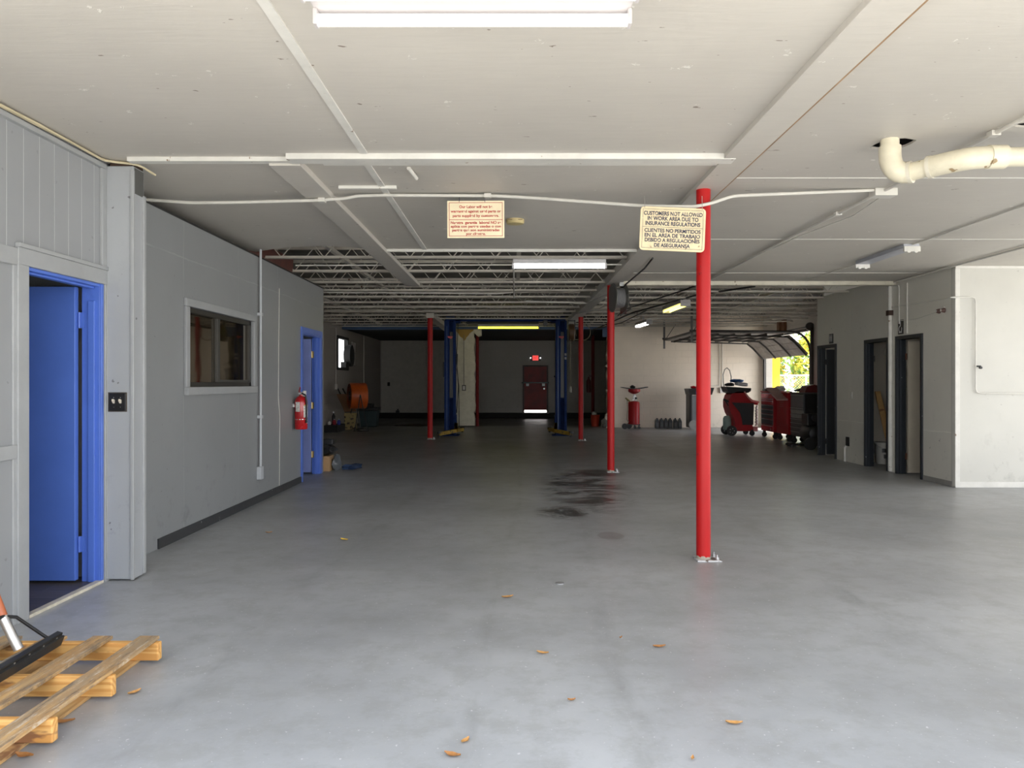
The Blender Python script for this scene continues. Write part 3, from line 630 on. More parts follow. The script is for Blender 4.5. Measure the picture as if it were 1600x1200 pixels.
lamp('yellow-green tube lamp glowing behind the vehicle lift crossbar', (-1.08, 22.2, 2.99), (0.68, 22.2, 2.99), M_tubeY, M_house, 0.16, 1, stem=0.46)
lamp('warm yellow twin tube lamp under the joists above the tool area', (3.27, 14.75, 2.90), (3.20, 16.2, 2.90), M_tubeY2, M_house, 0.2, 2, stem=0.15)
lamp('small white tube lamp under the joists near the back block wall', (3.42, 19.6, 2.92), (3.32, 20.8, 2.92), M_tubeW, M_house, 0.16, 2, stem=0.15)
t = thing('bare_lamp_strip', 'unlit ceiling lamp strip with empty tube sockets near the restroom wall', 'lamp', (4.45, 9.2, 2.88))
MB().box(4.36, 4.54, 8.62, 9.84, 2.915, CZ).build('housing', mat('lamp_bluegrey', (0.42, 0.43, 0.47), 0.4), t, bevel=0.005)
for y in (8.6, 9.83): MB().box(4.36, 4.54, y, y + 0.03, 2.87, 2.93).cyl((4.41, y - 0.004, 2.88), 0.025, 0.038, 'Y', 10).cyl((4.49, y - 0.004, 2.88), 0.025, 0.038, 'Y', 10).build('socket', M_trim, t, smooth=True)

# ---------------------------------------------------------------- red posts
def red_mat():
    t = NT('red_enamel'); xyz = t.n('SeparateXYZ', {0: t.tc.outputs['Object']}).outputs
    c = t.mix(t.ramp(t.noise(2.2, 4, 0.6, stretch=(1, 1, 0.3)), [(0.3, 0), (0.7, 1)]), (0.38, 0.005, 0.006), (0.47, 0.010, 0.010))
    ch = t.m_('MULTIPLY', t.ramp(t.noise(14, 3, 0.6, stretch=(1, 1, 0.5)), [(0.70, 0), (0.72, 1)]), 0.8)
    low = t.m_('MULTIPLY', t.m_('LESS_THAN', t.m_('ADD', xyz[2], t.m_('MULTIPLY', t.noise(22, 3), 0.06)), 0.065), 1.0)
    c = t.mix(ch, c, (0.05, 0.02, 0.018)); c = t.mix(low, c, (0.35, 0.31, 0.25))
    t.set('Base Color', c); t.set('Roughness', 0.45); t.set('Specular IOR Level', 0.3); t.bump(t.noise(70, 3), 0.15, 0.004); return t.m
M_red = red_mat()
def post(x, y, r, h, label, plate=True):
    t = thing('red_post', label, 'post', (x, y, 0), 'red steel posts holding up the roof')
    MB().cyl((x, y, 0.012), r, h - 0.012, n=28).build('pipe', M_red, t, smooth=True)
    MB().box(x - 0.05 - r * 0.3, x + 0.125, y - 0.09, y + 0.09, 0.0, 0.012).build('base_plate', mat('plate_grey', (0.5, 0.5, 0.5), 0.5, chips=((0.1, 0.07, 0.05), 0.55, 20)), t, bevel=0.002)
    for dy in (-0.055, 0.05): MB().cyl((x + 0.095, y + dy, 0.012), 0.014, 0.02, n=6).cyl((x + 0.095, y + dy, 0.03), 0.006, 0.02, n=8).build('anchor_bolt', M_metal, t)
    return t
post(1.49, 6.08, 0.056, 2.925, 'tall red steel post that the navy-lettered sign hangs beside')
post(1.50, 12.05, 0.057, 2.925, 'red steel post carrying the grey hose reel')
post(1.59, 18.6, 0.058, 2.99, 'red steel post standing just in front of the lift column with the cord reel')
post(-2.11, 19.05, 0.066, 3.0, 'red steel post on the office side of the vehicle lift')
for x, y, r, lb in ((-1.22, 24.75, 0.05, 'dark red pipe standing behind the stained pillar'), (2.75, 27.2, 0.055, 'dark red pipe in the back room beside a small extinguisher')):
    o = MB().cyl((x, y, 0), r, 3.09, n=16).build('red_pipe', mat('dull_dark_red', (0.16, 0.008, 0.008), 0.6, spec=0.2), loc=(x, y, 0), smooth=True); tag(o, lb, 'pipe')

# ---------------------------------------------------------------- hanging signs
def sign(name, label, cx, y, cz, w, h, rot, bgm, inkm, lines, border, divider, cords, cordm, rnd=0.012, bold=0.012):
    t = thing(name, label, 'sign', (cx, y, cz - h / 2), 'bilingual notice signs hanging from the conduit')
    pts = []
    for sx, sz, a0 in ((1, 1, 0), (-1, 1, 90), (-1, -1, 180), (1, -1, 270)):
        for k in range(5):
            a = math.radians(a0 + k * 22.5); pts.append((cx + sx * (w / 2 - rnd) + rnd * math.cos(a), cz + sz * (h / 2 - rnd) + rnd * math.sin(a)))
    cr, sr = math.cos(rot), math.sin(rot)
    R = lambda px, pz: (cx + (px - cx) * cr - (pz - cz) * sr, cz + (px - cx) * sr + (pz - cz) * cr)
    MB().prism([R(*p) for p in pts], y, y + 0.004, 'Y').build('board', bgm, t)
    m = MB(); bw = border[1]; ins = border[0]
    def strip(x0, x1, z0, z1):
        p = [R(x0, z0), R(x1, z0), R(x1, z1), R(x0, z1)]; m.prism(p, y - 0.0012, y, 'Y')
    X0, X1, Z0, Z1 = cx - w / 2 + ins, cx + w / 2 - ins, cz - h / 2 + ins, cz + h / 2 - ins
    strip(X0, X1, Z0, Z0 + bw); strip(X0, X1, Z1 - bw, Z1); strip(X0, X0 + bw, Z0, Z1); strip(X1 - bw, X1, Z0, Z1)
    zd = cz + h / 2 - divider * h; strip(X0, X1, zd - bw / 2, zd + bw / 2)
    m.build('border', inkm, t)
    for s, fx, fz, fw, fh in lines:
        a, b = R(cx + (fx - 0.5) * w, cz + (0.5 - fz) * h)
        text_mesh('lettering', s, inkm, t, a, b, fw * w, fh * h, y - 0.0006, bold, rot)
    for fx, top in cords:
        a, b = R(cx + (fx - 0.5) * w, cz + h / 2 - 0.012)
        MB().tube([(a, y - 0.004, b), (a, y + 0.004, top)], 0.0022, 6).build('hanging_wire', cordm, t)
    return t
M_cream = mat('aged_cream_board', (0.80, 0.70, 0.48), 0.5, var=0.08, vs=8, bump=0.05)
M_tan = mat('aged_tan_board', (0.72, 0.60, 0.38), 0.5, var=0.12, vs=9, chips=((0.38, 0.27, 0.16), 0.68, 16))
M_rink = mat('red_ink', (0.42, 0.035, 0.03), 0.5); M_nink = mat('navy_ink', (0.02, 0.025, 0.06), 0.5, chips=((0.30, 0.27, 0.25), 0.60, 30))
sign('hanging_sign', 'cream hanging sign with red English and Spanish lettering about labor and used parts', -0.323, 6.30, 2.74, 0.468, 0.305, 0.004, M_cream, M_rink,
     [('Our Labor will not be', 0.5, 0.165, 0.58, 0.075), ('warranted against used parts or', 0.5, 0.285, 0.88, 0.07), ('parts supplied by customers.', 0.5, 0.405, 0.81, 0.07),
      ('Nuestra  garantia  laboral NO se', 0.5, 0.59, 0.88, 0.075), ('aplica con partes usadas o con', 0.5, 0.69, 0.88, 0.07), ('partes que son suministradas', 0.5, 0.79, 0.83, 0.07), ('por clientes.', 0.5, 0.89, 0.34, 0.07)],
     (0.014, 0.004), 0.51, [(0.21, 2.945), (0.66, 2.945)], mat('dark_wire', (0.02, 0.02, 0.05), 0.5), 0.004, 0.028)
sign('hanging_sign', 'tan hanging sign with navy lettering keeping customers out of the work area', 1.205, 5.88, 2.575, 0.50, 0.335, math.radians(-2.4), M_tan, M_nink,
     [('CUSTOMERS NOT ALLOWED', 0.5, 0.155, 0.90, 0.09), ('IN WORK AREA DUE TO', 0.5, 0.27, 0.78, 0.09), ('INSURANCE REGULATIONS', 0.5, 0.385, 0.84, 0.09),
      ('CLIENTES NO PERMITIDOS', 0.5, 0.545, 0.86, 0.085), ('EN EL AREA DE TRABAJO', 0.5, 0.655, 0.85, 0.085), ('DEBIDO A REGULACIONES', 0.5, 0.765, 0.84, 0.085), ('DE ASEGURANSA', 0.5, 0.88, 0.55, 0.085)],
     (0.018, 0.0022), 0.462, [(0.06, 2.83), (0.94, 2.83)], mat('steel_wire', (0.4, 0.38, 0.34), 0.4, 0.5), 0.03, 0.03)
# ---------------------------------------------------------------- conduits, pipes, ceiling fittings
M_cond = mat('painted_conduit', (0.62, 0.60, 0.55), 0.45, var=0.06)
M_condg = mat('grey_painted_conduit', (0.48, 0.50, 0.52), 0.42, var=0.06)
def conduit(label, pts, r, m=None, name='conduit', cat='conduit', clips=(), box=None, n=8):
    pts = [Vector(p) for p in pts]
    t = thing(name, label, cat, pts[0], 'electrical conduits')
    # rounded corners
    out = [pts[0]]
    for i in range(1, len(pts) - 1):
        a, b, c = pts[i - 1], pts[i], pts[i + 1]; k = min(0.06, (a - b).length * 0.3, (c - b).length * 0.3)
        p0 = b + (a - b).normalized() * k; p1 = b + (c - b).normalized() * k
        out += [p0, (p0 + 2 * b + p1) / 4, p1]
    out.append(pts[-1])
    MB().tube(out, r, n).build('pipe', m or M_cond, t, smooth=True)
    for c in clips:
        c = Vector(c); MB().box(c.x - r * 2.2, c.x + r * 2.2, c.y - r * 2.2, c.y + r * 2.2, c.z - r * 1.3, c.z + r * 1.3).build('clamp', m or M_cond, t, bevel=0.003)
    if box:
        MB().box(*box).build('junction_box', m or M_cond, t, bevel=0.004)
    return t
def onY(x, y, Y): return ((x - 805) / 1200 * Y, Y, CAMZ + (598 - y) / 1200 * Y)
cz = CZ - 0.02
conduit('white conduit looping across the ceiling past the nearest red post, above both notice signs',
        [(-3.6, 6.25, 2.93)] + [onY(x, y, 6.3) for x, y in ((300, 317), (380, 316), (497, 313), (540, 310), (560, 306), (600, 305), (700, 305.5), (775, 306), (830, 309))] +
        [onY(940, 317, 6.1), onY(1010, 322, 5.95), onY(1085, 323, 5.93), onY(1110, 318, 5.98), onY(1145, 306, 6.1), onY(1370, 297, 6.17)], 0.013,
        clips=[onY(503, 313, 6.3), onY(762, 306, 6.3)])
conduit('long white ceiling conduit running past the drain pipe towards the joists, with a junction box',
        [(2.96, 3.5, cz), (2.96, 6.1, cz), (2.92, 8.0, cz), (2.92, 12.1, cz)], 0.013, clips=[(2.96, 4.75, cz), (2.94, 7.0, cz)], box=(2.88, 3.06, 6.14, 6.26, 2.90, CZ))
conduit('thin wire conduit beside the long ceiling conduit', [(3.02, 6.26, cz), (3.12, 7.1, cz), (2.98, 8.1, cz), (2.86, 11.8, cz)], 0.007)
conduit('white conduit on the ceiling in line with the unlit lamp strip', [(4.45, 4.4, cz + 0.008), (4.45, 8.6, cz + 0.008)], 0.009)
conduit('thin conduit behind the unlit lamp strip', [(4.45, 9.87, cz + 0.01), (4.42, 11.7, cz + 0.01)], 0.006)
conduit('white conduit along the top of the restroom wall', [(5.8, 7.0, cz), (5.78, 10.0, cz), (5.82, 11.8, cz)], 0.014, clips=[(5.79, 8.2, cz)])
conduit('grey vertical conduit beside the office window, ending in an outlet box', [(XP + 0.03, 8.99, CZ), (XP + 0.03, 8.99, 0.42)], 0.014, M_condg,
        clips=[(XP + 0.02, 8.99, 2.2), (XP + 0.02, 8.99, 1.0)], box=(XP, XP + 0.05, 8.94, 9.04, 0.27, 0.42))
conduit('thin white cable running down the office partition just before the fire extinguisher', [(XP + 0.006, 9.78, 2.6), (XP + 0.006, 9.74, 1.2), (XP + 0.006, 9.80, 1.0), (XP + 0.006, 9.78, 0.09)], 0.004, M_trim)
xs = XR - 0.02
conduit('thick white pipe standing at the corner between the two open restroom doors', [(xs - 0.01, 12.0, 2.96), (xs - 0.01, 12.0, 0.02)], 0.033, M_trim, n=12)
conduit('short white conduit dropping from the ceiling beside the restroom corner pipe', [(xs, 11.99, 2.90), (xs, 11.74, 2.90), (xs, 11.74, 2.30)], 0.010, M_trim)
conduit('white conduit coming down to the frame of the nearest restroom door', [(xs, 11.50, 2.90), (xs, 11.50, 2.14)], 0.011, M_trim)
conduit('white conduit crossing from the restroom corner onto the bright end wall', [(xs, 12.0, 2.58), (xs, 10.45, 2.54), (5.80, 10.24, 2.54), (6.14, 10.24, 2.54), (6.14, 10.24, 1.26), (8.9, 10.24, 1.23)], 0.009, M_trim, clips=[(5.87, 10.26, 2.54)])
conduit('thin cable sagging from the restroom corner to the floodlight', [(xs, 12.0, 2.36), (xs, 11.3, 2.33), (xs, 10.6, 2.40)], 0.005, M_trim)
conduit('white conduit on the back block wall ending at a round outlet', [(6.46, YW - 0.03, 2.75), (6.46, YW - 0.03, 1.25)], 0.014, M_cond, box=(6.38, 6.54, YW - 0.09, YW, 1.08, 1.25))
conduit('white conduit on the back block wall with an elbow to the side', [(6.38, YW - 0.03, 2.75), (6.38, YW - 0.03, 1.30), (6.0, YW - 0.03, 1.30)], 0.011, M_cond)
conduit('white conduit sagging under the joists across the lift bay', [(-3.3, 13.2, 2.95), (-1.5, 13.1, 2.93), (-0.3, 13.2, 2.93), (-0.02, 13.25, 2.96)], 0.011)
conduit('white conduit fixed under the first joists of the main bay', [(-2.9, 10.15, 2.95), (1.4, 10.1, 2.955)], 0.010)
conduit('pair of pipes curving along the beam towards the third red post', [(1.7, 11.9, 2.86), (1.45, 13.0, 2.85), (1.35, 14.5, 2.90), (0.2, 14.6, 2.95)], 0.014)
conduit('white conduit ending over the third red post', [(1.95, 14.5, 2.98), (1.75, 16.4, 2.96), (1.40, 17.6, 2.98), (1.45, 18.6, 3.02)], 0.014)
conduit('conduit dropping in front of the joists near the bright tube lamp', [(-0.02, 10.0, 2.98), (-0.02, 13.2, 2.94), (-0.02, 13.6, 2.90)], 0.012)
M_hose = mat('black_rubber', (0.02, 0.02, 0.02), 0.5)
conduit('black cable slung diagonally under the joists of the tool area', [(2.9, 12.0, 2.95), (2.75, 12.3, 2.90), (2.2, 15.6, 2.88), (2.15, 16.1, 2.80)], 0.012, M_hose, name='cable', cat='cable')
conduit('black cable running along the twin tube lamps under the joists', [(3.9, 12.5, 2.97), (3.35, 14.2, 3.02), (2.6, 17.0, 2.95), (2.4, 20.6, 2.95), (2.2, 22.0, 2.9)], 0.016, M_hose, name='cable', cat='cable')
conduit('black cable hanging loose under the far joists', [(2.9, 17.0, 3.0), (2.7, 19.5, 2.92), (2.2, 21.5, 2.9), (2.15, 22.0, 2.6)], 0.012, M_hose, name='cable', cat='cable')
conduit('thick dark cable along the box beam by the ceiling edge', [(1.70, 9.5, 2.94), (1.72, 10.2, 2.92), (1.66, 12.0, 2.88)], 0.012, M_hose, name='cable', cat='cable')
conduit('bundle of cream wires hanging along the cornice above the grey panel wall', [(XL + 0.05, 3.0, 2.945), (XL + 0.055, 3.9, 2.93), (XL + 0.05, 4.6, 2.945), (XL + 0.06, 5.3, 2.935), (-2.80, 5.38, 2.945), (-2.66, 5.42, 2.94), (-2.60, 5.55, 2.90)], 0.008, mat('cream_wire', (0.55, 0.48, 0.32), 0.5), name='cable', cat='cable')
conduit('second cream wire hanging along the cornice above the grey panel wall', [(XL + 0.035, 3.0, 2.95), (XL + 0.03, 4.2, 2.94), (XL + 0.04, 5.36, 2.95), (-2.66, 5.44, 2.95)], 0.006, mat('cream_wire', (0.55, 0.48, 0.32), 0.5), name='cable', cat='cable')
def small(name, label, cat, mb, m, **k):
    c = Vector((0, 0, 0)); n = len(mb.v)
    for v in mb.v: c += Vector(v)
    c /= n; c.z = min(v[2] for v in mb.v)
    return tag(mb.build(name, m, loc=c, **k), label, cat, k.get('group'))
small('mounting_strip', 'short white strip on the ceiling just before the conduit', 'strip', MB().box(-1.40, -0.94, 6.07, 6.11, 2.935, CZ), M_trim, bevel=0.003)
small('pipe_stub', 'stub of white pipe end on the ceiling board behind the wide batten', 'pipe stub', MB().tube([(-0.77, 5.55, 2.95), (-0.74, 5.75, 2.93)], 0.015, 10), M_trim, smooth=True)
t = thing('smoke_detector', 'round yellowed smoke detector on the ceiling beside the cream sign', 'smoke detector', (0.0, 7.35, 2.91))
My = mat('yellowed_plastic', (0.55, 0.45, 0.22), 0.5)
MB().lathe([(0.085, 0.05), (0.088, 0.02), (0.08, 0.005), (0.05, 0.0), (0.0, 0.0)][::-1], (0, 7.35, 2.915), n=24).build('body', My, t, smooth=True)
MB().box(-0.07, 0.07, 7.268, 7.272, 2.943, 2.948).build('vent_slot', mat('slot_brown', (0.15, 0.1, 0.05), 0.6), t)
# white drain pipe
M_pvc = mat('yellowed_pvc', (0.66, 0.61, 0.47), 0.4, var=0.12, vs=7, chips=((0.30, 0.22, 0.12), 0.66, 9), bump=0.1)
t = thing('drain_pipe', 'thick white plastic drain pipe coming out of the ceiling hole and bending along the ceiling', 'pipe', (2.41, 4.95, 2.72))
def arc3(a, b, c, n=7):
    a, b, c = Vector(a), Vector(b), Vector(c); return [a * (1 - u) ** 2 + b * 2 * u * (1 - u) + c * u * u for u in [i / n for i in range(n + 1)]]
pa = (2.405, 4.93, 3.25); p1 = (2.405, 4.93, 2.90); e1 = (2.405, 4.93, 2.76); p2 = (2.50, 4.88, 2.735); p3 = (2.58, 4.80, 2.745); p5 = (2.76, 4.62, 2.752); p6 = (4.6, 4.60, 2.752)
MB().tube([pa, p1], 0.056, 20).build('vertical_pipe', M_pvc, t, smooth=True)
MB().tube([(2.405, 4.93, 2.915)] + arc3((2.405, 4.93, 2.87), (2.405, 4.93, 2.735), p2), 0.067, 20).build('elbow', M_pvc, t, smooth=True)
MB().tube([p2, p3], 0.057, 20).build('short_pipe', M_pvc, t, smooth=True)
MB().tube(arc3(p3, (2.68, 4.66, 2.75), p5) + [(2.86, 4.60, 2.752)], 0.066, 20).build('bend', M_pvc, t, smooth=True)
MB().tube([(2.83, 4.602, 2.752), (2.93, 4.60, 2.752)], 0.071, 20).build('collar', M_pvc, t, smooth=True)
MB().tube([(2.87, 4.60, 2.752), p6], 0.057, 20).build('horizontal_pipe', M_pvc, t, smooth=True)
for a, b in ((p2, (2.515, 4.865, 2.736)), (p3, (2.595, 4.785, 2.746))):
    MB().tube([a, b], 0.0705, 20).build('joint_ring', mat('pvc_ring', (0.60, 0.56, 0.46), 0.45), t, smooth=True)
# hose reel on the second post
M_reel = mat('reel_steel', (0.16, 0.16, 0.145), 0.45, 0.5); M_wire = mat('coiled_grey_hose', (0.30, 0.30, 0.305), 0.35, 0.2)
t = thing('hose_reel', 'grey hose reel mounted high on the second red post', 'hose reel', (1.56, 11.9, 2.5))
c = (1.56, 11.86, 2.71)
MB().lathe([(0.22, 0), (0.225, 0.005), (0.225, 0.012), (0.215, 0.018), (0.06, 0.02)], (c[0] - 0.075, c[1], c[2]), 'X', 28).build('flange', M_reel, t, smooth=True)
MB().lathe([(0.06, 0), (0.215, 0.002), (0.225, 0.008), (0.22, 0.016)], (c[0] + 0.105, c[1], c[2]), 'X', 28).build('flange', M_reel, t, smooth=True)
pr = [(0.05, -0.06)] + [(0.15 + 0.006 * math.cos(i * PI / 2), -0.055 + i * 0.004) for i in range(40)] + [(0.05, 0.106)]
MB().lathe(pr, c, 'X', 28).build('coiled_hose', M_wire, t, smooth=True)
MB().box(c[0] + 0.125, c[0] + 0.14, c[1] - 0.05, c[1] + 0.2, 2.47, 2.99).box(c[0] - 0.02, c[0] + 0.14, c[1] + 0.1, c[1] + 0.2, 2.97, 2.985).build('bracket', mat('dark_red_bracket', (0.16, 0.02, 0.018), 0.45), t, bevel=0.003)
MB().tube([(c[0] + 0.10, c[1] - 0.2, 2.75), (c[0] + 0.15, c[1] - 0.21, 2.52), (c[0] + 0.06, c[1] - 0.2, 2.47), (c[0] - 0.01, c[1] - 0.18, 2.42)], 0.009, 6).build('hose_end', M_hose, t)
MB().box(c[0] - 0.02, c[0] + 0.045, c[1] - 0.20, c[1] - 0.15, 2.87, 2.93).build('guide', M_metal, t, bevel=0.005)
t.rotation_euler.z = 0.2
t = thing('cord_reel', 'dark brown cord reel hanging beside the right lift column with a cord dangling down', 'cord reel', (1.49, 19.6, 2.5))
MB().lathe([(0.2, 0), (0.22, 0.02), (0.22, 0.13), (0.2, 0.15)], (1.36, 19.6, 2.68), 'X', 24).build('drum', mat('brown_reel', (0.10, 0.05, 0.02), 0.5), t, smooth=True)
MB().box(1.34, 1.36, 19.55, 19.65, 2.45, 3.0).box(1.51, 1.53, 19.55, 19.65, 2.45, 3.0).box(1.34, 1.53, 19.55, 19.65, 2.97, 2.99).build('bracket', M_black, t)
MB().tube([(1.40, 19.42, 2.5), (1.40, 19.42, 2.1), (1.385, 19.42, 1.9), (1.41, 19.42, 1.6), (1.40, 19.42, 1.30)], 0.008, 6).build('cord', mat('tan_cord', (0.22, 0.19, 0.12), 0.6), t)
MB().cyl((1.40, 19.42, 1.16), 0.025, 0.14, n=10).build('cord_plug', mat('pale_plug', (0.4, 0.38, 0.33), 0.5), t)
MB().tube([(1.45, 19.5, 2.48)] + [(1.72 + 0.19 * math.sin(a), 19.5, 2.68 + 0.2 * math.cos(a)) for a in [PI * (1.15 + i * -0.12) for i in range(16)]], 0.009, 6).build('loose_loop', mat('tan_cord', (0.22, 0.19, 0.12), 0.6), t)

# ---------------------------------------------------------------- left wall fittings
t = thing('light_switch', 'black double switch plate on the grey column', 'switch', (-2.80, 5.41, 1.20))
MB().box(-2.865, -2.745, 5.412, 5.42, 1.202, 1.325).build('plate', M_black, t, bevel=0.004)
MB().box(-2.872, -2.738, 5.416, 5.4205, 1.195, 1.332).build('bezel', mat('dark_bronze', (0.10, 0.085, 0.07), 0.35, 0.6), t, bevel=0.002)
for x in (-2.829, -2.782):
    MB().prism([(5.412, 1.278), (5.398, 1.285), (5.396, 1.272), (5.412, 1.254)], x - 0.007, x + 0.007, 'X').build('toggle', mat('ivory', (0.75, 0.68, 0.55), 0.4), t)
    for z in (1.295, 1.228): MB().cyl((x, 5.409, z), 0.003, 0.004, 'Y', 8).build('screw', M_metal, t)
M_ext = mat('extinguisher_red', (0.50, 0.012, 0.016), 0.25, coat=0.4)
def extinguisher(x, y, z, label, r=0.085):
    t = thing('fire_extinguisher', label, 'fire extinguisher', (x, y, z))
    MB().lathe([(r * 0.9, 0), (r, 0.012), (r, 0.37), (r * 0.9, 0.41), (r * 0.6, 0.44), (0.022, 0.455), (0.022, 0.475)], (x, y, z), n=28).build('cylinder', M_ext, t, smooth=True)
    MB().box(x - 0.03, x + 0.03, y - 0.03, y + 0.03, z + 0.47, z + 0.505).build('valve', M_metal, t, bevel=0.006)
    MB().bar((x - 0.02, y - 0.02, z + 0.51), (x + 0.02, y - 0.12, z + 0.57), 0.02, 0.008).bar((x - 0.02, y - 0.02, z + 0.50), (x + 0.02, y - 0.11, z + 0.50), 0.02, 0.008).build('handle', mat('handle_red', (0.35, 0.02, 0.02), 0.4), t, bevel=0.002)
    MB().tube([(x + 0.02, y - 0.04, z + 0.49), (x + 0.075, y - 0.055, z + 0.46), (x + 0.088, y - 0.055, z + 0.36), (x + 0.088, y - 0.05, z + 0.16), (x + 0.086, y - 0.05, z + 0.12)], 0.011, 8).build('hose', M_hose, t, smooth=True)
    MB().tube([(x + 0.086, y - 0.05, z + 0.14), (x + 0.088, y - 0.05, z + 0.09)], [0.012, 0.016], 8).build('nozzle', M_black, t, smooth=True)
    def patch(a0, a1, z0, z1, m, nm='paper_label'):
        vs = []; fs = []
        for i in range(7):
            a = math.radians(a0 + (a1 - a0) * i / 6)
            vs += [(x + (r + 0.0015) * math.cos(a), y + (r + 0.0015) * math.sin(a), z + z0), (x + (r + 0.0015) * math.cos(a), y + (r + 0.0015) * math.sin(a), z + z1)]
        for i in range(6): fs.append((2 * i, 2 * i + 2, 2 * i + 3, 2 * i + 1))
        MB().add(vs, fs).build(nm, m, t)
    Mp = mat('label_paper', (0.75, 0.72, 0.66), 0.5, chips=((0.15, 0.15, 0.15), 0.58, 60))
    patch(-52, 10, 0.16, 0.32, Mp); patch(-130, -85, 0.24, 0.37, Mp); patch(-140, 20, 0.13, 0.14, M_metal, 'strap')
    patch(-45, 5, 0.32, 0.335, mat('label_yellow', (0.7, 0.45, 0.05), 0.5), 'label_band'); patch(-15, 15, 0.08, 0.12, Mp, 'round_sticker')
    MB().box(XP, x - r + 0.01, y - 0.02, y + 0.02, z + 0.30, z + 0.34).build('wall_bracket', M_metal, t)
    MB().box(x + 0.02, x + 0.07, y + 0.0, y + 0.004, z + 0.44, z + 0.52).build('inspection_tag', Mp, t)
extinguisher(XP + 0.105, 10.42, 0.77, 'red fire extinguisher mounted on the office partition beside the far blue door')
t = thing('clutter_box', 'small open cardboard box on the floor behind the end of the office partition', 'box', (-3.06, 12.3, 0))
MB().box(-3.25, -2.93, 12.12, 12.4, 0, 0.24).build('box_body', mat('cardboard', (0.42, 0.26, 0.13), 0.7), t, bevel=0.004)
small('black_bag', 'black bag lying on the small cardboard box', 'bag', MB().blob((-3.05, 12.3, 0.33), (0.16, 0.15, 0.095), 3, 0.25), M_black, smooth=True)
small('plastic_bag', 'crumpled clear plastic bag beside the small cardboard box', 'bag', MB().blob((-2.86, 12.30, 0.10), (0.07, 0.1, 0.13), 5, 0.35, flat=0.0), mat('clear_plastic', (0.10, 0.11, 0.12), 0.15), smooth=True)
small('blue_rag', 'dark blue rag on the floor beside the plastic bag', 'rag', MB().blob((-2.66, 12.5, 0.03), (0.15, 0.2, 0.045), 9, 0.4, flat=0.0), mat('dark_blue_cloth', (0.03, 0.06, 0.14), 0.8), smooth=True)
small('tool_case', 'black tool case with silver latches on top of the black bag', 'case', MB().box(-3.2, -2.9, 12.2, 12.38, 0.415, 0.50), M_black, bevel=0.01)

# ---------------------------------------------------------------- pallet, squeegee, leaves
def wood_mat(name, a, b, weather):
    t = NT(name); o = t.tc.outputs['Object']
    st = (0.8, 0.8, 1)
    g = t.n('TexWave', {'Vector': t.n('Mapping', {'Vector': o, 'Scale': (1.0, 14, 22) if name.endswith('x') else (20, 0.9, 14)}).outputs[0], 'Scale': 1.0, 'Distortion': 7.0, 'Detail': 3, 'Detail Scale': 1.2}, wave_type='RINGS').outputs['Fac']
    c = t.mix(t.ramp(g, [(0.3, 0), (0.8, 1)]), a, b)
    if weather:
        w = t.ramp(t.noise(3, 6, 0.75, stretch=(6, 0.9, 1)), [(0.38, 0), (0.62, 1)])
        c = t.mix(t.m_('MULTIPLY', w, 0.8), c, (0.30, 0.235, 0.155)); w2 = t.ramp(t.noise(6, 6, 0.8, stretch=(9, 0.8, 1)), [(0.54, 0), (0.62, 1)])
        c = t.mix(t.m_('MULTIPLY', w2, 0.6), c, (0.62, 0.56, 0.46))
        w3 = t.ramp(t.noise(4, 6, 0.8, stretch=(7, 0.8, 1)), [(0.50, 0), (0.60, 1)]); c = t.mix(t.m_('MULTIPLY', w3, 0.7), c, (0.11, 0.09, 0.07))
    else:
        w = t.ramp(t.noise(3.0, 4, 0.6, stretch=(1, 1, 3)), [(0.60, 0), (0.66, 1)]); c = t.mix(t.m_('MULTIPLY', w, 0.85), c, (0.20, 0.085, 0.04))
    t.set('Base Color', c); t.set('Roughness', 0.65); t.bump(g, 0.25, 0.003); return t.m
M_str = wood_mat('fresh_pine_x', (0.70, 0.40, 0.13), (0.56, 0.27, 0.07), False)
M_brd = wood_mat('weathered_board', (0.54, 0.33, 0.13), (0.42, 0.24, 0.09), True)
M_brd2 = wood_mat('worn_pine_board', (0.60, 0.38, 0.16), (0.47, 0.28, 0.11), False)
t = thing('pallet', 'wooden shipping pallet lying on the floor by the blue doorway', 'pallet', (-2.35, 3.2, 0))
def stringer(y, seed):
    MB().box(-2.98 + 0.12, -1.775, y - 0.02, y + 0.02, 0.016, 0.105).build('stringer', M_str, t, bevel=0.006, seg=3)
for i, y in enumerate((3.84, 3.40, 2.965, 2.53)): stringer(y, i)
rb = random.Random(4)
for i, x in enumerate((-1.845, -2.08, -2.31, -2.54, -2.77)):
    a, b = 2.48, 3.88; n = 9; wd = 0.05; vs = []; 
    for k in range(n + 1):
        y = a + (b - a) * k / n; dx = rb.uniform(-0.003, 0.003); z = 0.106 + 0.0015 * math.sin(k)
        vs += [(x - wd + dx, y, z), (x + wd + dx, y, z), (x + wd + dx, y, z + 0.016), (x - wd + dx, y, z + 0.016)]
    fs = [(0, 1, 2, 3), (4 * n + 3, 4 * n + 2, 4 * n + 1, 4 * n)] + [(4 * k + j, 4 * k + (j + 1) % 4, 4 * (k + 1) + (j + 1) % 4, 4 * (k + 1) + j) for k in range(n) for j in range(4)]
    MB().add(vs, fs).build('deck_board', M_brd, t, bevel=0.002)
for x in (-1.93, -2.35, -2.78): MB().box(x - 0.045, x + 0.045, 2.5, 3.86, 0.0, 0.015).build('bottom_board', M_brd2, t, bevel=0.002)
q = thing('floor_squeegee', 'black floor squeegee with a red and grey handle lying on the pallet', 'squeegee', (-2.3, 3.4, 0.13))
hd = ((-2.215, 3.74, 0.178), (-2.18, 2.75, 0.178))
MB().bar((-2.222, 3.74, 0.165), (-2.187, 2.75, 0.165), 0.030, 0.05, up=(0.3, 0, 1)).build('blade_holder', mat('holder_black', (0.03, 0.03, 0.03), 0.35, 0.4), q, bevel=0.004)
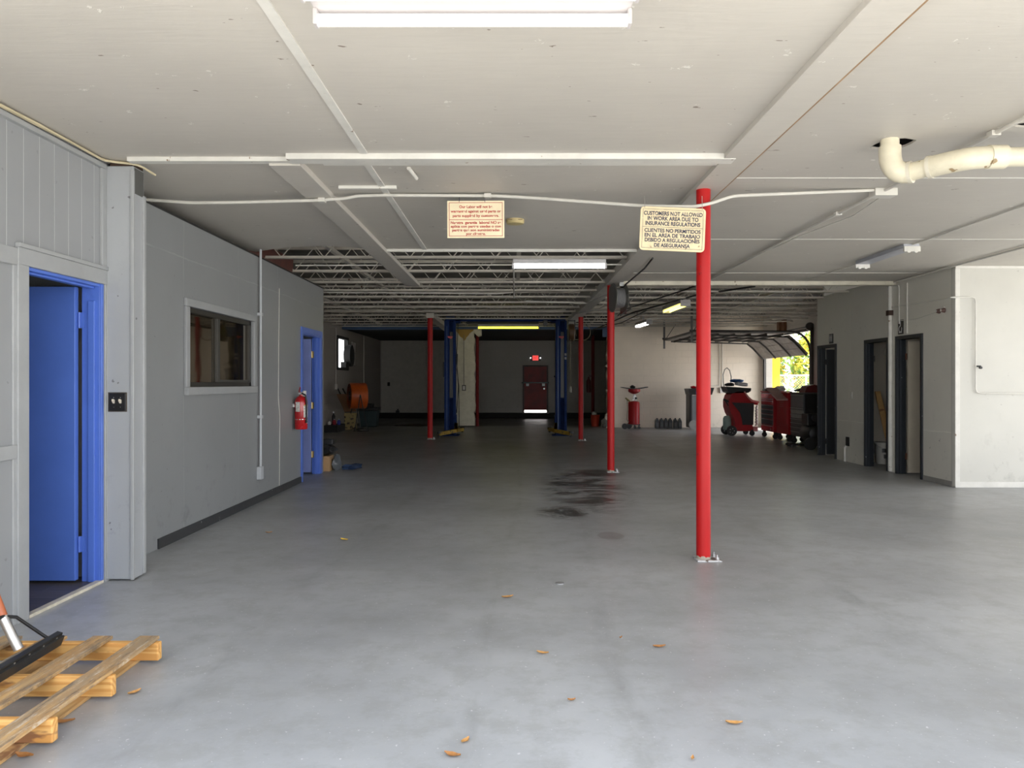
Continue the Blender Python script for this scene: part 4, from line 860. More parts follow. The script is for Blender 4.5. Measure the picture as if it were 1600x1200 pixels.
MB().bar((-2.21, 3.745, 0.145), (-2.175, 2.745, 0.145), 0.010, 0.05, up=(0.4, 0, 1)).build('rubber_blade', M_hose, q)
for k in range(9):
    y = 3.69 - k * 0.11; MB().cyl((-2.207 + 0.0354 * (3.74 - y), y, 0.172), 0.006, 0.004, 'X', 8).build('rivet', M_metal, q)
MB().tube([(-2.262, 3.50, 0.185), (-2.29, 3.50, 0.24), (-2.335, 3.50, 0.335)], 0.021, 14).build('socket', M_metal, q, smooth=True)
MB().tube([(-2.325, 3.50, 0.315), (-2.40, 3.52, 0.47), (-2.80, 3.62, 1.25)], 0.0185, 14).build('handle', mat('orange_red_handle', (0.36, 0.10, 0.04), 0.5), q, smooth=True)
MB().tube([(-2.225, 3.66, 0.18), (-2.30, 3.54, 0.32), (-2.325, 3.49, 0.338), (-2.36, 3.43, 0.325), (-2.215, 3.15, 0.18)], 0.008, 8).build('brace', M_black, q, smooth=True)
def leaf_mesh(ln, wd, seed):
    r = random.Random(seed); n = 8; vs = []; fs = []
    for i in range(n + 1):
        u = i / n; w = wd * math.sin(PI * u ** 0.9) * (0.9 + r.uniform(-.1, .1)) + 0.0008; x = (u - 0.5) * ln; z = 0.004 + 0.006 * (2 * u - 1) ** 2 + r.uniform(0, 0.001)
        vs += [(x, -w, z + 0.005), (x, 0, z), (x, w, z + 0.006)]
    fs = [(3 * i + j, 3 * i + 3 + j, 3 * i + 4 + j, 3 * i + 1 + j) for i in range(n) for j in (0, 1)]
    return MB().add(vs, fs)
M_leafb = [mat('dry_leaf_tan', (0.50, 0.26, 0.08), 0.6, var=0.25, vs=40), mat('dry_leaf_brown', (0.38, 0.17, 0.05), 0.6, var=0.3, vs=40), mat('yellow_leaf', (0.9, 0.6, 0.04), 0.5)]
L = [(793, 934, .07, 0.4, 0, 'small dry leaf on the floor straight ahead of the squeegee, well before the oil stains'), (848, 1022, .055, -0.3, 0, 'pale curled leaf on the floor in front of the long scratch'),
     (1030, 1012, .06, 0.1, 1, 'brown leaf on the floor a little in front of the nearest red post'), (1147, 1132, .06, -.1, 0, 'long tan leaf on the open floor well in front of the nearest red post'),
     (707, 1182, .06, -.4, 1, 'orange-brown leaf on the floor, the nearer one of a close pair'), (727, 1160, .045, 1.0, 0, 'small tan leaf on the floor, the further one of a close pair'),
     (210, 1084, .055, 1.0, 0, 'tan leaf on the floor beside the middle stringer of the pallet'), (100, 1130, .07, .3, 1, 'leaf on the floor beside the corner of the pallet'),
     (38, 1183, .07, -.2, 1, 'brown leaf at the near corner of the pallet'), (538, 844, .075, -.5, 2, 'bright yellow leaf on the floor near the baseboard'),
     (893, 1096, .03, 0.1, 1, 'tiny orange leaf bit on the floor beyond the close pair of leaves'), (970, 998, .02, .7, 1, 'tiny dark leaf bit on the floor behind the brown leaf'), (1082, 1188, .025, 1.2, 0, 'tiny tan leaf bit on the floor nearest the camera'),
     (420, 833, .05, .2, 0, 'small pale leaf on the floor beside the black baseboard')]
for i, (x, y, ln, rz, mi, lb) in enumerate(L):
    p = atz(x, y, 0); o = leaf_mesh(ln * 1.15, ln * 0.26, i).build('dry_leaf', M_leafb[mi], smooth=True); o.location = (p[0], p[1], 0.0); o.rotation_euler.z = rz
    tag(o, lb, 'leaf', 'dry leaves on the floor')
small('floor_stub', 'small round metal stub set in the floor to the right of the leaves', 'floor stub', MB().cyl((0.31, 5.35, 0), 0.03, 0.008, n=14), mat('stub_grey', (0.3, 0.3, 0.3), 0.4, 0.5))
# ---------------------------------------------------------------- two-post lift
M_lift = mat('lift_blue', (0.008, 0.028, 0.12), 0.6, var=0.2, spec=0.15); M_liftl = mat('lift_blue_edge', (0.02, 0.07, 0.2), 0.3)
M_yel = mat('lift_yellow', (0.42, 0.26, 0.02), 0.5, var=0.25, vs=9, chips=((0.05, 0.04, 0.03), 0.6, 12))
t = thing('vehicle_lift', 'dark blue two-post vehicle lift with folded yellow arms', 'car lift', (-0.27, 20.5, 0))
for sx, x in ((-1, -1.73), (1, 1.22)):
    y = 20.5; i = -sx      # i points inwards
    c = MB().box(x - 0.15, x + 0.15, y + 0.12, y + 0.14, 0.02, 3.05).box(x - 0.15, x - 0.135, y - 0.12, y + 0.14, 0.02, 3.05).box(x + 0.135, x + 0.15, y - 0.12, y + 0.14, 0.02, 3.05)\
        .box(x - 0.15, x - 0.03, y - 0.14, y - 0.12, 0.02, 3.05).box(x + 0.08, x + 0.15, y - 0.14, y - 0.12, 0.02, 3.05).box(x - 0.03, x - 0.015, y - 0.14, y - 0.05, 0.02, 3.05).build('column', M_lift, t, bevel=0.004)
    MB().box(x - 0.012, x + 0.078, y - 0.10, y - 0.07, 1.0, 2.75).build('column_slot', M_black, c)
    MB().box(x - 0.09, x - 0.075, y - 0.148, y - 0.14, 0.1, 2.9).build('edge_rib', M_liftl, c)
    MB().box(x - 0.24, x + 0.24, y - 0.28, y + 0.24, 0.0, 0.02).build('base_plate', M_lift, t, bevel=0.003)
    MB().prism([(x - 0.12, 3.05), (x + 0.12, 3.05), (x + 0.12 * 0.9, 3.16), (x - 0.12 * 0.9, 3.16)], y - 0.11, y + 0.11, 'Y').build('column_cap', M_lift, t)
    MB().box(x + i * 0.14 - 0.03, x + i * 0.14 + 0.03, y - 0.18, y + 0.1, 0.06, 0.55).build('carriage', M_lift, t, bevel=0.008)
    xi = x + i * 0.16
    for dy in (-1, 1):
        a = (xi, y - 0.12 + 0.08 * dy, 0.13)
        b = (xi - i * 0.36, y - 0.95, 0.10) if dy < 0 else (xi + i * 0.10, y + 0.85, 0.10)
        ar = MB().bar(a, b, 0.09, 0.09).prism([(xi - 0.05, 0.09), (xi + 0.05, 0.09), (xi + 0.05, 0.34), (xi - 0.02, 0.34)], y - 0.24, y - 0.14, 'Y').build('lift_arm', M_yel, t, bevel=0.006)
        MB().cyl((b[0], b[1] + 0.03, 0.10), 0.06, 0.06, n=14).cyl((b[0], b[1] + 0.03, 0.02), 0.03, 0.1, n=10).build('pad', M_black, ar)
    MB().box(x - 0.06, x + 0.07, y - 0.1415, y - 0.1405, 2.60, 2.635).prism([(x - 0.06, 2.60), (x + 0.03, 2.56), (x + 0.07, 2.60)], y - 0.1415, y - 0.1405, 'Y').build('red_decal', mat('decal_red', (0.5, 0.08, 0.08), 0.5), c)
    if sx > 0:
        for z in (2.02, 2.12): MB().box(x + 0.09, x + 0.14, y - 0.145, y - 0.141, z, z + 0.06).build('sticker', mat('sticker', (0.35, 0.36, 0.38), 0.5), c)
    else:
        MB().box(x - 0.19, x - 0.155, y - 0.07, y + 0.07, 1.55, 1.95).build('power_box', M_black, t, bevel=0.01)
MB().box(-1.62, 1.12, 20.42, 20.50, 3.03, 3.085).build('crossbar', M_lift, t, bevel=0.004)
MB().box(-1.66, -1.46, 20.42, 20.58, 2.98, 3.10).box(0.94, 1.14, 20.42, 20.58, 2.98, 3.10).build('pulley_bracket', M_lift, t, bevel=0.006)
MB().tube([(-1.28, 20.25, 2.985), (0.62, 20.25, 2.985)], 0.03, 10).build('padded_bar', M_hose, t, smooth=True)
MB().tube([(0.62, 20.25, 2.985), (0.9, 20.35, 3.0), (1.15, 20.4, 2.97)], 0.012, 6).build('bar_rod', M_black, t)
MB().box(0.74, 0.86, 20.28, 20.36, 2.90, 3.05).build('limit_switch', M_black, t, bevel=0.01)
MB().tube([(-1.52, 20.42, 3.0), (-1.55, 20.3, 2.0), (-1.50, 20.3, 1.3), (-1.55, 20.32, 0.6)], 0.012, 6).build('hydraulic_hose', M_hose, t)
# fittings on the pillar and rear wall
t = thing('pillar_outlet', 'small white outlet box with a thin conduit on the stained pillar', 'outlet', (-1.60, YW - 0.01, 1.15))
MB().box(-1.66, -1.54, YW - 0.05, YW, 1.15, 1.33).build('box', mat('outlet_dark', (0.10, 0.09, 0.08), 0.5), t, bevel=0.004)
MB().box(-1.635, -1.565, YW - 0.056, YW - 0.05, 1.18, 1.30).build('cover', M_trim, t, bevel=0.003)
MB().tube([(-1.60, YW - 0.02, 1.33), (-1.60, YW - 0.02, 2.9)], 0.010, 6).build('conduit_pipe', mat('dark_conduit', (0.16, 0.14, 0.11), 0.5), t)
o = small('pillar_cable', 'thin dark cable running down the stained pillar', 'cable', MB().tube([(-1.80, YW - 0.02, 2.3), (-1.82, YW - 0.02, 1.8), (-1.76, YW - 0.02, 1.3), (-1.75, YW - 0.02, 0.02)], 0.012, 6), M_hose)
t = thing('exit_sign', 'small red lit EXIT sign with two white lamp heads above the red door', 'exit sign', (0.81, YB - 0.02, 2.28))
MB().box(0.60, 1.02, YB - 0.06, YB, 2.28, 2.50).build('housing', mat('sign_grey', (0.12, 0.12, 0.11), 0.5), t, bevel=0.006)
MB().box(0.695, 0.925, YB - 0.064, YB - 0.06, 2.295, 2.485).build('lit_face', emis('exit_red', (1.0, 0.06, 0.05), 0.75), t)
text_mesh('lettering', 'EXIT', mat('exit_letter', (0.25, 0.01, 0.01), 0.5), t, 0.81, 2.39, 0.19, 0.13, YB - 0.066, 0.01)
for x in (0.615, 1.005): MB().blob((x, YB - 0.09, 2.39), (0.035, 0.03, 0.035), 1, 0, 1).build('lamp_head', emis('lamp_head', (1, 1, 1), 0.8), t, smooth=True)
small('wall_box', 'black control box on the rear wall beside the exit door', 'box', MB().box(1.60, 1.78, YB - 0.12, YB, 1.35, 1.62).box(1.55, 1.80, YB - 0.12, YB, 1.62, 1.68), M_black, bevel=0.01)
small('rear_outlet', 'small dark outlet on the pale rear panel', 'outlet', MB().box(-5.12, -5.02, YB - 0.04, YB - 0.02, 1.27, 1.42), M_dark, bevel=0.003)
extinguisher_b = small('fire_extinguisher', 'small dark fire extinguisher hanging on the side of the back room', 'fire extinguisher', MB().lathe([(0.07, 0), (0.08, 0.02), (0.08, 0.42), (0.03, 0.5), (0.03, 0.56)], (2.60, 27.2, 1.05), n=14).box(2.60, 2.70, 27.14, 27.2, 1.6, 1.66), mat('dark_red_can', (0.10, 0.01, 0.01), 0.4), smooth=True)
for i, (x, lb) in enumerate(((-5.0, 'thin white conduit on the side wall before the bright window'), (-5.0, 'thin white conduit on the side wall beyond the bright window'))):
    y = (23.05, 27.3)[i]; small('conduit', lb, 'conduit', MB().tube([(-5.38, y, 3.05), (-5.38, y, 1.35)], 0.012, 6).box(-5.4, -5.34, y - 0.04, y + 0.04, 1.2, 1.36), M_cond)
t = thing('orange_bucket', 'orange bucket with a white rag at the edge of the back room', 'bucket', (2.56, 24.6, 0))
MB().lathe([(0.12, 0), (0.15, 0.35), (0.158, 0.36), (0.158, 0.37)], (2.56, 24.6, 0), n=20).build('pail', mat('orange_plastic', (0.42, 0.04, 0.012), 0.45), t, smooth=True)
MB().blob((2.53, 24.6, 0.41), (0.08, 0.07, 0.05), 2, 0.4).build('rag', mat('pale_cloth', (0.4, 0.38, 0.33), 0.8), t, smooth=True)
small('cloth_heap', 'small heap of grey cloth on the floor against the rough wall edge', 'cloth', MB().blob((2.82, 24.05, 0.12), (0.12, 0.1, 0.16), 21, 0.4, flat=0.0), mat('grey_cloth', (0.2, 0.19, 0.17), 0.8), smooth=True)

# ---------------------------------------------------------------- back left clutter
M_or = mat('fan_orange', (0.55, 0.10, 0.015), 0.4)
t = thing('drum_fan', 'large orange drum fan on a black tube stand', 'fan', (-4.55, 22.9, 0))
cx, cy, cz_ = -4.60, 22.4, 1.02
ax = Vector((0.92, 0.39, 0)).normalized()     # drum axis
MBd = MB(); n = 28; side = Vector((-ax.y, ax.x, 0))
for k, (r_, u) in enumerate(((0.36, -0.24), (0.375, -0.22), (0.375, 0.22), (0.36, 0.24), (0.355, 0.22), (0.355, -0.22))):
    for j in range(n):
        a = 2 * PI * j / n; p = Vector((cx, cy, cz_)) + ax * u + side * (r_ * math.cos(a)) + Vector((0, 0, r_ * math.sin(a))); MBd.v.append(tuple(p))
for k in range(6):
    for j in range(n): MBd.f.append((k * n + j, k * n + (j + 1) % n, ((k + 1) % 6) * n + (j + 1) % n, ((k + 1) % 6) * n + j)); MBd.mi.append(0)
MBd.build('drum', M_or, t, smooth=True)
for u in (-0.23, 0.23):
    q = MB()
    for r_ in (0.08, 0.15, 0.22, 0.29, 0.35):
        q.tube([Vector((cx, cy, cz_)) + ax * u + side * (r_ * math.cos(a)) + Vector((0, 0, r_ * math.sin(a))) for a in [2 * PI * i / 24 for i in range(25)]], 0.005, 4)
    for i in range(8):
        a = PI * i / 8; v = side * math.cos(a) + Vector((0, 0, math.sin(a))); q.tube([Vector((cx, cy, cz_)) + ax * u - v * 0.36, Vector((cx, cy, cz_)) + ax * u + v * 0.36], 0.005, 4)
    q.build('grille', M_black, t)
MB().tube([Vector((cx, cy, cz_)) - ax * 0.15, Vector((cx, cy, cz_)) + ax * 0.15], 0.11, 14).build('motor', M_black, t, smooth=True)
for i in range(4):
    a = PI / 2 * i + 0.3; v = side * math.cos(a) + Vector((0, 0, math.sin(a)))
    MB().bar(Vector((cx, cy, cz_)) + v * 0.1, Vector((cx, cy, cz_)) + v * 0.33, 0.02, 0.16, up=ax * 0.7 + v.cross(ax) * 0.5).build('blade', mat('fan_blade', (0.12, 0.12, 0.12), 0.4, 0.5), t)
for sg in (-1, 1):
    P = lambda s_, a_, z: tuple(Vector((cx, cy, 0)) + side * (s_) + ax * a_ + Vector((0, 0, z)))
    MB().tube([P(sg * 0.40, 0, 1.06), P(sg * 0.52, -0.17, 0.10), P(sg * 0.52, -0.21, 0.02), P(sg * 0.52, 0.21, 0.02), P(sg * 0.52, 0.17, 0.10), P(sg * 0.40, 0, 1.06)], 0.014, 8).build('stand', M_black, t, smooth=True)
MB().tube([P(-0.52, 0, 0.02), P(0.52, 0, 0.02)], 0.014, 8).build('stand_crossbar', M_black, t, smooth=True)
t = thing('hand_truck', 'black hand truck leaning behind the orange fan, carrying a brown panel', 'hand truck', (-5.1, 23.1, 0))
MB().tube([(-5.38, 23.3, 1.22), (-5.22, 23.15, 0.95), (-4.98, 22.95, 0.10)], 0.022, 8).tube([(-5.30, 23.6, 1.22), (-5.14, 23.5, 0.95), (-4.90, 23.3, 0.10)], 0.022, 8).build('rails', M_black, t, smooth=True)
MB().box(-5.0, -4.6, 22.9, 23.3, 0.0, 0.02).build('toe_plate', M_black, t)
MB().prism([(-5.32, 1.06), (-4.86, 1.06), (-4.74, 0.55), (-5.08, 0.53)], 22.86, 22.90, 'Y').build('brown_panel', mat('brown_board', (0.20, 0.09, 0.03), 0.6), t)
small('carton', 'mottled beige carton standing under the orange drum fan', 'box', MB().box(-5.06, -4.72, 22.72, 22.80, 0.02, 0.51).box(-5.05, -4.74, 22.8, 23.0, 0.0, 0.50), mat('mottled_beige', (0.36, 0.28, 0.12), 0.7, chips=((0.05, 0.03, 0.02), 0.56, 10)), bevel=0.004)
t = thing('storage_tote', 'dark teal storage tote with a black lid behind the fan stand', 'tote', (-4.6, 24.4, 0))
MB().prism([(-4.85, 0.02), (-4.38, 0.02), (-4.34, 0.52), (-4.9, 0.52)], 24.1, 24.6, 'Y').build('bin', mat('teal_plastic', (0.012, 0.032, 0.035), 0.45), t, bevel=0.01)
MB().box(-4.93, -4.31, 24.07, 24.63, 0.52, 0.62).build('lid', M_black, t, bevel=0.015)
small('dark_case', 'black case lying on the lid of the teal tote', 'case', MB().box(-4.75, -4.5, 24.2, 24.5, 0.62, 0.74), M_dark, bevel=0.02)
small('low_shelf', 'low black platform on the floor along the dark side wall', 'platform', MB().box(-5.38, -5.0, 21.6, 22.6, 0.0, 0.20), M_dark, bevel=0.01)
for i, (x, y, m, h, lb) in enumerate(((-5.25, 22.2, M_black, 0.36, 'black spray bottle on the low black platform'), (-5.18, 22.0, mat('red_can', (0.35, 0.02, 0.04), 0.4), 0.16, 'red can on the low black platform'), (-5.05, 22.0, mat('blue_can', (0.03, 0.05, 0.3), 0.4), 0.16, 'blue can on the low black platform'), (-5.3, 21.9, M_trim, 0.10, 'small white cup on the low black platform'))):
    b = thing('bottle', lb, 'bottle', (x, y, 0.2), 'bottles and cans on the low platform')
    MB().lathe([(0.045, 0), (0.05, 0.01), (0.05, h * 0.65), (0.02, h * 0.8), (0.02, h * 0.9)], (x, y, 0.2), n=14).build('body', m, b, smooth=True)
    MB().cyl((x, y, 0.2 + h * 0.9), 0.024, h * 0.1, n=12).build('cap', M_metal, b, smooth=True)
small('floor_debris', 'flattened dark scrap sheet on the floor behind the teal tote', 'scrap sheet', MB().blob((-3.3, 24.9, 0.02), (0.55, 0.3, 0.03), 8, 0.4, flat=0.0), mat('scrap_brown', (0.06, 0.04, 0.03), 0.7), smooth=True)
small('small_pump', 'small black device on the curb at the foot of the rear wall', 'device', MB().box(-4.75, -4.62, YB - 0.25, YB - 0.1, 0.2, 0.30).cyl((-4.68, YB - .18, .3), 0.03, 0.06, n=10), M_black, bevel=0.005)

# ---------------------------------------------------------------- back right equipment
M_rp = mat('equipment_red', (0.36, 0.008, 0.012), 0.4, var=0.1, spec=0.35)
t = thing('oil_drain', 'red oil drain tank with a black-winged funnel on wheels by the block wall', 'oil drain', (3.55, 23.3, 0))
x, y = 3.60, 23.3
MB().lathe([(0.14, 0.13), (0.175, 0.15), (0.175, 0.79), (0.15, 0.83), (0.03, 0.85)], (x, y, 0), n=28).build('tank', M_rp, t, smooth=True)
MB().lathe([(0.03, 1.05), (0.12, 1.09), (0.18, 1.13), (0.18, 1.22), (0.165, 1.22)], (x + 0.01, y, 0), n=28).build('funnel', M_rp, t, smooth=True)
MB().prism([(x - 0.38, 1.27), (x - 0.12, 1.235), (x + 0.12, 1.235), (x + 0.40, 1.28), (x + 0.40, 1.255), (x + 0.15, 1.21), (x - 0.15, 1.21), (x - 0.38, 1.25)], y - 0.2, y + 0.2, 'Y').build('wing_tray', M_black, t)
MB().blob((x - 0.05, y - 0.05, 1.27), (0.08, 0.08, 0.055), 4, 0.2).build('strainer', M_hose, t, smooth=True)
MB().tube([(x + 0.01, y, 0.84), (x + 0.01, y, 1.06)], 0.02, 8).tube([(x - 0.04, y - 0.03, 0.84), (x - 0.02, y - 0.03, 1.0)], 0.012, 6).tube([(x + 0.06, y - 0.03, 0.84), (x + 0.04, y - 0.02, 1.02), (x + 0.01, y, 1.04)], 0.010, 6).build('neck', M_metal, t, smooth=True)
MB().cyl((x + 0.06, y - 0.05, 0.90), 0.035, 0.06, n=10).build('gauge', M_black, t)
MB().tube([(x - 0.22, y - 0.1, 0.92), (x - 0.20, y - 0.1, 0.6), (x - 0.23, y - 0.1, 0.3), (x - 0.18, y - 0.1, 0.2)], 0.016, 8).build('drain_hose', mat('beige_hose', (0.42, 0.38, 0.28), 0.5), t, smooth=True)
MB().tube([(x - 0.27, y - 0.12, 0.94), (x - 0.14, y - 0.1, 0.84)], 0.026, 10).build('hose_grip', mat('brass_grip', (0.25, 0.20, 0.08), 0.45), t, smooth=True)
for dy in (-0.14, 0.10): MB().lathe([(0.03, 0), (0.085, 0.0), (0.085, 0.045), (0.03, 0.045)], (x - 0.20 + dy * 0.7, y + dy - 0.02, 0.085), 'Y', 20).build('wheel', M_hose, t, smooth=True)
for dx, dy in ((0.14, -0.12), (0.05, 0.12)): MB().cyl((x + dx, y + dy, 0.045), 0.042, 0.03, 'Y', 14).box(x + dx - 0.02, x + dx + 0.02, y + dy - 0.01, y + dy + 0.04, 0.06, 0.15).build('caster', M_black, t, smooth=True)
MB().box(x - 0.24, x + 0.17, y - 0.14, y + 0.14, 0.12, 0.145).build('chassis', M_black, t)
# six jugs
jl = ['end jug nearest the oil drain', 'second jug from the oil drain', 'third jug from the oil drain', 'fourth jug from the oil drain', 'fifth jug from the oil drain', 'end jug nearest the grey cart']
M_jug = mat('dark_grey_jug', (0.055, 0.06, 0.063), 0.4)
def jug(x, y, lb, var):
    j = thing('oil_jug', 'dark grey oil jug in the row on the floor, ' + lb, 'jug', (x, y, 0), 'oil jugs lined up by the block wall')
    MB().prism([(x - 0.055, 0.0), (x + 0.055, 0.0), (x + 0.058, 0.20), (x + 0.03, 0.27), (x + 0.02, 0.285), (x - 0.03, 0.285), (x - 0.055, 0.22)], y - 0.09, y + 0.09, 'Y').build('body', M_jug, j, bevel=0.012, seg=3)
    MB().cyl((x - 0.005, y - 0.04, 0.285), 0.024, 0.03, n=14).build('cap', M_black, j, smooth=True)
    MB().box(x - 0.035, x + 0.03, y - 0.0915, y - 0.0905, 0.06, 0.18).build('jug_label', mat('jug_label_grey', (0.02, 0.02, 0.022) if var else (0.11, 0.115, 0.12), 0.4), j)
    return j
for i in range(6): jug(4.36 + i * 0.135 + (0.02 if i > 3 else 0), 23.62, jl[i], i > 3)
# grey service cart behind the near post
t = thing('service_cart', 'tall grey fluid exchange cart with a black tray, mostly hidden behind the nearest red post', 'cart', (5.5, 23.2, 0))
MB().box(5.28, 5.85, 23.0, 23.5, 0.10, 1.02).build('cabinet', mat('cart_grey', (0.20, 0.21, 0.22), 0.35), t, bevel=0.01)
MB().box(5.22, 5.30, 22.95, 23.5, 0.05, 1.05).build('side_frame', M_black, t, bevel=0.02)
MB().prism([(5.18, 1.22), (5.22, 1.04), (5.88, 1.04), (5.95, 1.25)], 22.95, 23.55, 'Y').build('tray', M_black, t)
MB().box(5.44, 5.84, 22.985, 23.0, 0.30, 0.62).build('front_panel', M_black, t)
MB().lathe([(0.03, 0), (0.14, 0.0), (0.14, 0.06), (0.03, 0.06)], (5.33, 22.93, 0.14), 'Y', 22).build('wheel', mat('wheel_grey', (0.30, 0.29, 0.27), 0.4), t, smooth=True)
MB().box(5.40, 5.52, 22.94, 22.952, 1.06, 1.14).build('blue_sticker', mat('blue_sticker', (0.05, 0.18, 0.6), 0.4), t)
small('red_clamp', 'red and black clamp lying on the tray of the grey cart', 'clamp', MB().blob((5.38, 23.15, 1.265), (0.10, 0.08, 0.04), 6, 0.3), M_rp, smooth=True)
small('black_glove', 'black glove lying on the tray of the grey cart', 'glove', MB().blob((5.56, 23.15, 1.265), (0.11, 0.08, 0.04), 7, 0.3), M_black, smooth=True)
# red air conditioning service machine
t = thing('ac_machine', 'red and black air conditioning service machine on wheels', 'service machine', (6.0, 20.5, 0))
X = lambda px: (px - 805) / 1200 * 20.2
Z = lambda py: CAMZ + (598 - py) / 1200 * 20.2
body = [(1143, 617), (1148, 613), (1155, 611.5), (1163, 612), (1169, 620), (1174, 626), (1186, 629), (1185, 633), (1178, 632), (1177, 666), (1181, 669), (1180, 674), (1150, 674), (1148, 668), (1149.5, 664), (1148, 655), (1143, 646), (1140, 636), (1140, 626)]
MB().prism([(X(a), Z(b)) for a, b in body], 20.25, 20.85, 'Y').build('housing', M_rp, t, bevel=0.006)
MB().prism([(X(a), Z(b)) for a, b in ((1144, 629), (1179, 630), (1178, 664), (1161, 664), (1160, 655), (1157, 645), (1150, 636))], 20.24, 20.86, 'Y').build('side_panel', M_black, t, bevel=0.004)
MB().prism([(X(a), Z(b)) for a, b in ((1162.5, 612.2), (1164.5, 611.5), (1170.5, 619.5), (1176, 624.5), (1187, 627.5), (1186.5, 630), (1175, 627.5), (1168.5, 621))], 20.22, 20.88, 'Y').build('front_edge', mat('pale_red_edge', (0.62, 0.25, 0.24), 0.35), t)
MB().prism([(X(a), Z(b)) for a, b in ((1136, 604), (1139, 612.5), (1144, 615), (1170, 614), (1174.5, 611), (1175, 606.5))], 20.25, 20.85, 'Y').build('top_tray', M_black, t, bevel=0.01)
for dy in (-0.04, 0.52):
    q = MB().lathe([(0.04, 0), (0.13, 0.0), (0.135, 0.01), (0.135, 0.05), (0.13, 0.06), (0.04, 0.06)], (X(1143.5), 20.22 + dy, 0.135), 'Y', 26).build('wheel', M_hose, t, smooth=True)
    for k in range(5):
        a = k * 2 * PI / 5; MB().cyl((X(1143.5) + 0.06 * math.cos(a), 20.216 + dy, 0.135 + 0.06 * math.sin(a)), 0.012, 0.004, 'Y', 8).build('lug', M_metal, q)
    MB().cyl((X(1175.5), 20.25 + dy, 0.07), 0.068, 0.04, 'Y', 18).box(X(1175.5) - 0.03, X(1175.5) + 0.03, 20.24 + dy, 20.3 + dy, 0.08, 0.16).build('caster', M_black, t, smooth=True)
MB().tube([(X(1132), 20.3, Z(624)), (X(1137), 20.3, Z(626)), (X(1141), 20.3, Z(628))], 0.03, 8).tube([(X(1135), 20.3, Z(626)), (X(1140), 20.3, Z(634))], 0.022, 8).build('hose_hook', M_black, t)
pts = [(X(1182 + 1.2 * math.sin(k * 1.9)), 20.2, Z(634 + k * 1.35)) for k in range(24)]
MB().tube(pts, 0.028, 8).build('coiled_hose', mat('white_hose', (0.55, 0.54, 0.5), 0.35), t, smooth=True)
MB().box(X(1177.5), X(1183.5), 20.16, 20.28, Z(674), Z(666.5)).build('hose_end', mat('pale_red_edge', (0.62, 0.25, 0.24), 0.35), t, bevel=0.01)
MB().lathe([(0.10, 0), (0.11, 0.02), (0.11, 0.30), (0.08, 0.36), (0.03, 0.38)], (X(1143), 20.62, 0.14), n=18).build('refrigerant_tank', mat('pale_green_tank', (0.28, 0.38, 0.34), 0.4), t, smooth=True)
MB().tube([(X(1143.5), 20.95, Z(604)), (X(1140), 20.8, Z(598)), (X(1139.5), 20.8, Z(585)), (X(1142), 20.8, Z(577)), (X(1146), 20.8, Z(574)), (X(1150), 20.8, Z(578)), (X(1152.5), 20.8, Z(588)), (X(1152), 20.8, Z(600))], 0.014, 8).build('hose_loop', mat('pale_grey_hose', (0.40, 0.39, 0.36), 0.4), t, smooth=True)
MB().box(X(1166), X(1174), 20.9, 21.0, Z(623), Z(614)).build('blue_tag', mat('bright_blue', (0.06, 0.25, 0.75), 0.4), t)
small('manifold_case', 'black gauge set lying on the tray of the red service machine', 'gauge set', MB().blob((X(1144), 20.45, 1.345), (0.13, 0.14, 0.06), 12, 0.2, flat=1.305), M_black, smooth=True)
small('white_towel', 'folded white towel lying on the tray of the red service machine', 'towel', MB().bar((X(1154), 20.45, Z(599)), (X(1171), 20.45, Z(601.5)), 0.3, 0.09), mat('towel_white', (0.62, 0.62, 0.63), 0.8), bevel=0.03, seg=3)
small('blue_cloth', 'dark blue cloth lying on top of the white towel', 'cloth', MB().blob((X(1157), 20.45, Z(595)), (0.16, 0.14, 0.045), 14, 0.3), mat('navy_cloth', (0.03, 0.09, 0.25), 0.7), smooth=True)
# tool cabinets, drawers facing the lift
def cabinet(name, label, x0, x1, y0, y1, h, body, drawer, hm, rows, topm, facem=None):
    t = thing(name, label, 'tool cabinet', ((x0 + x1) / 2, (y0 + y1) / 2, 0), 'rolling tool cabinets by the roll-up door')
    MB().box(x0, x1, y0, y1, 0.17, h).build('body', body, t, bevel=0.006)
    MB().box(x0 - 0.02, x1 + 0.01, y0 - 0.01, y1 + 0.01, h, h + 0.03).build('top', topm, t, bevel=0.006)
    z = h - 0.02
    for i, (hh, mi) in enumerate(rows):
        dr = MB().box(x0 - 0.014, x0 + 0.01, y0 + 0.04, y1 - 0.04, z - hh + 0.012, z).build('drawer', drawer[mi], t, bevel=0.003)
        MB().box(x0 - 0.026, x0 - 0.012, y0 + 0.04, y1 - 0.04, z - 0.024, z - 0.006).build('handle', hm, dr, bevel=0.003)
        z -= hh
    for cx_ in (x0 + 0.06, x1 - 0.06):
        for cy_ in (y0 + 0.07, y1 - 0.07):
            MB().cyl((cx_, cy_ - 0.02, 0.062), 0.062, 0.04, 'Y', 18).box(cx_ - 0.03, cx_ + 0.03, cy_ - 0.03, cy_ + 0.03, 0.11, 0.17).build('caster', M_hose, t, smooth=True)
    return t
M_dr = mat('drawer_red', (0.45, 0.02, 0.025), 0.25, coat=0.5); M_dg = mat('drawer_dark', (0.03, 0.03, 0.032), 0.3); M_st = mat('drawer_silver', (0.35, 0.35, 0.35), 0.4, 0.3)
rA = [(0.14, 0), (0.05, 0), (0.11, 0), (0.11, 1), (0.12, 1), (0.12, 1), (0.16, 1), (0.14, 0)]
cabinet('tool_cabinet', 'red rolling tool cabinet with dark drawers, next to the red service machine', 6.40, 6.85, 19.02, 19.98, 1.16, M_rp, [M_dr, M_dg], mat('drawer_pull', (0.45, 0.42, 0.42), 0.3, 0.5), rA, M_rp)
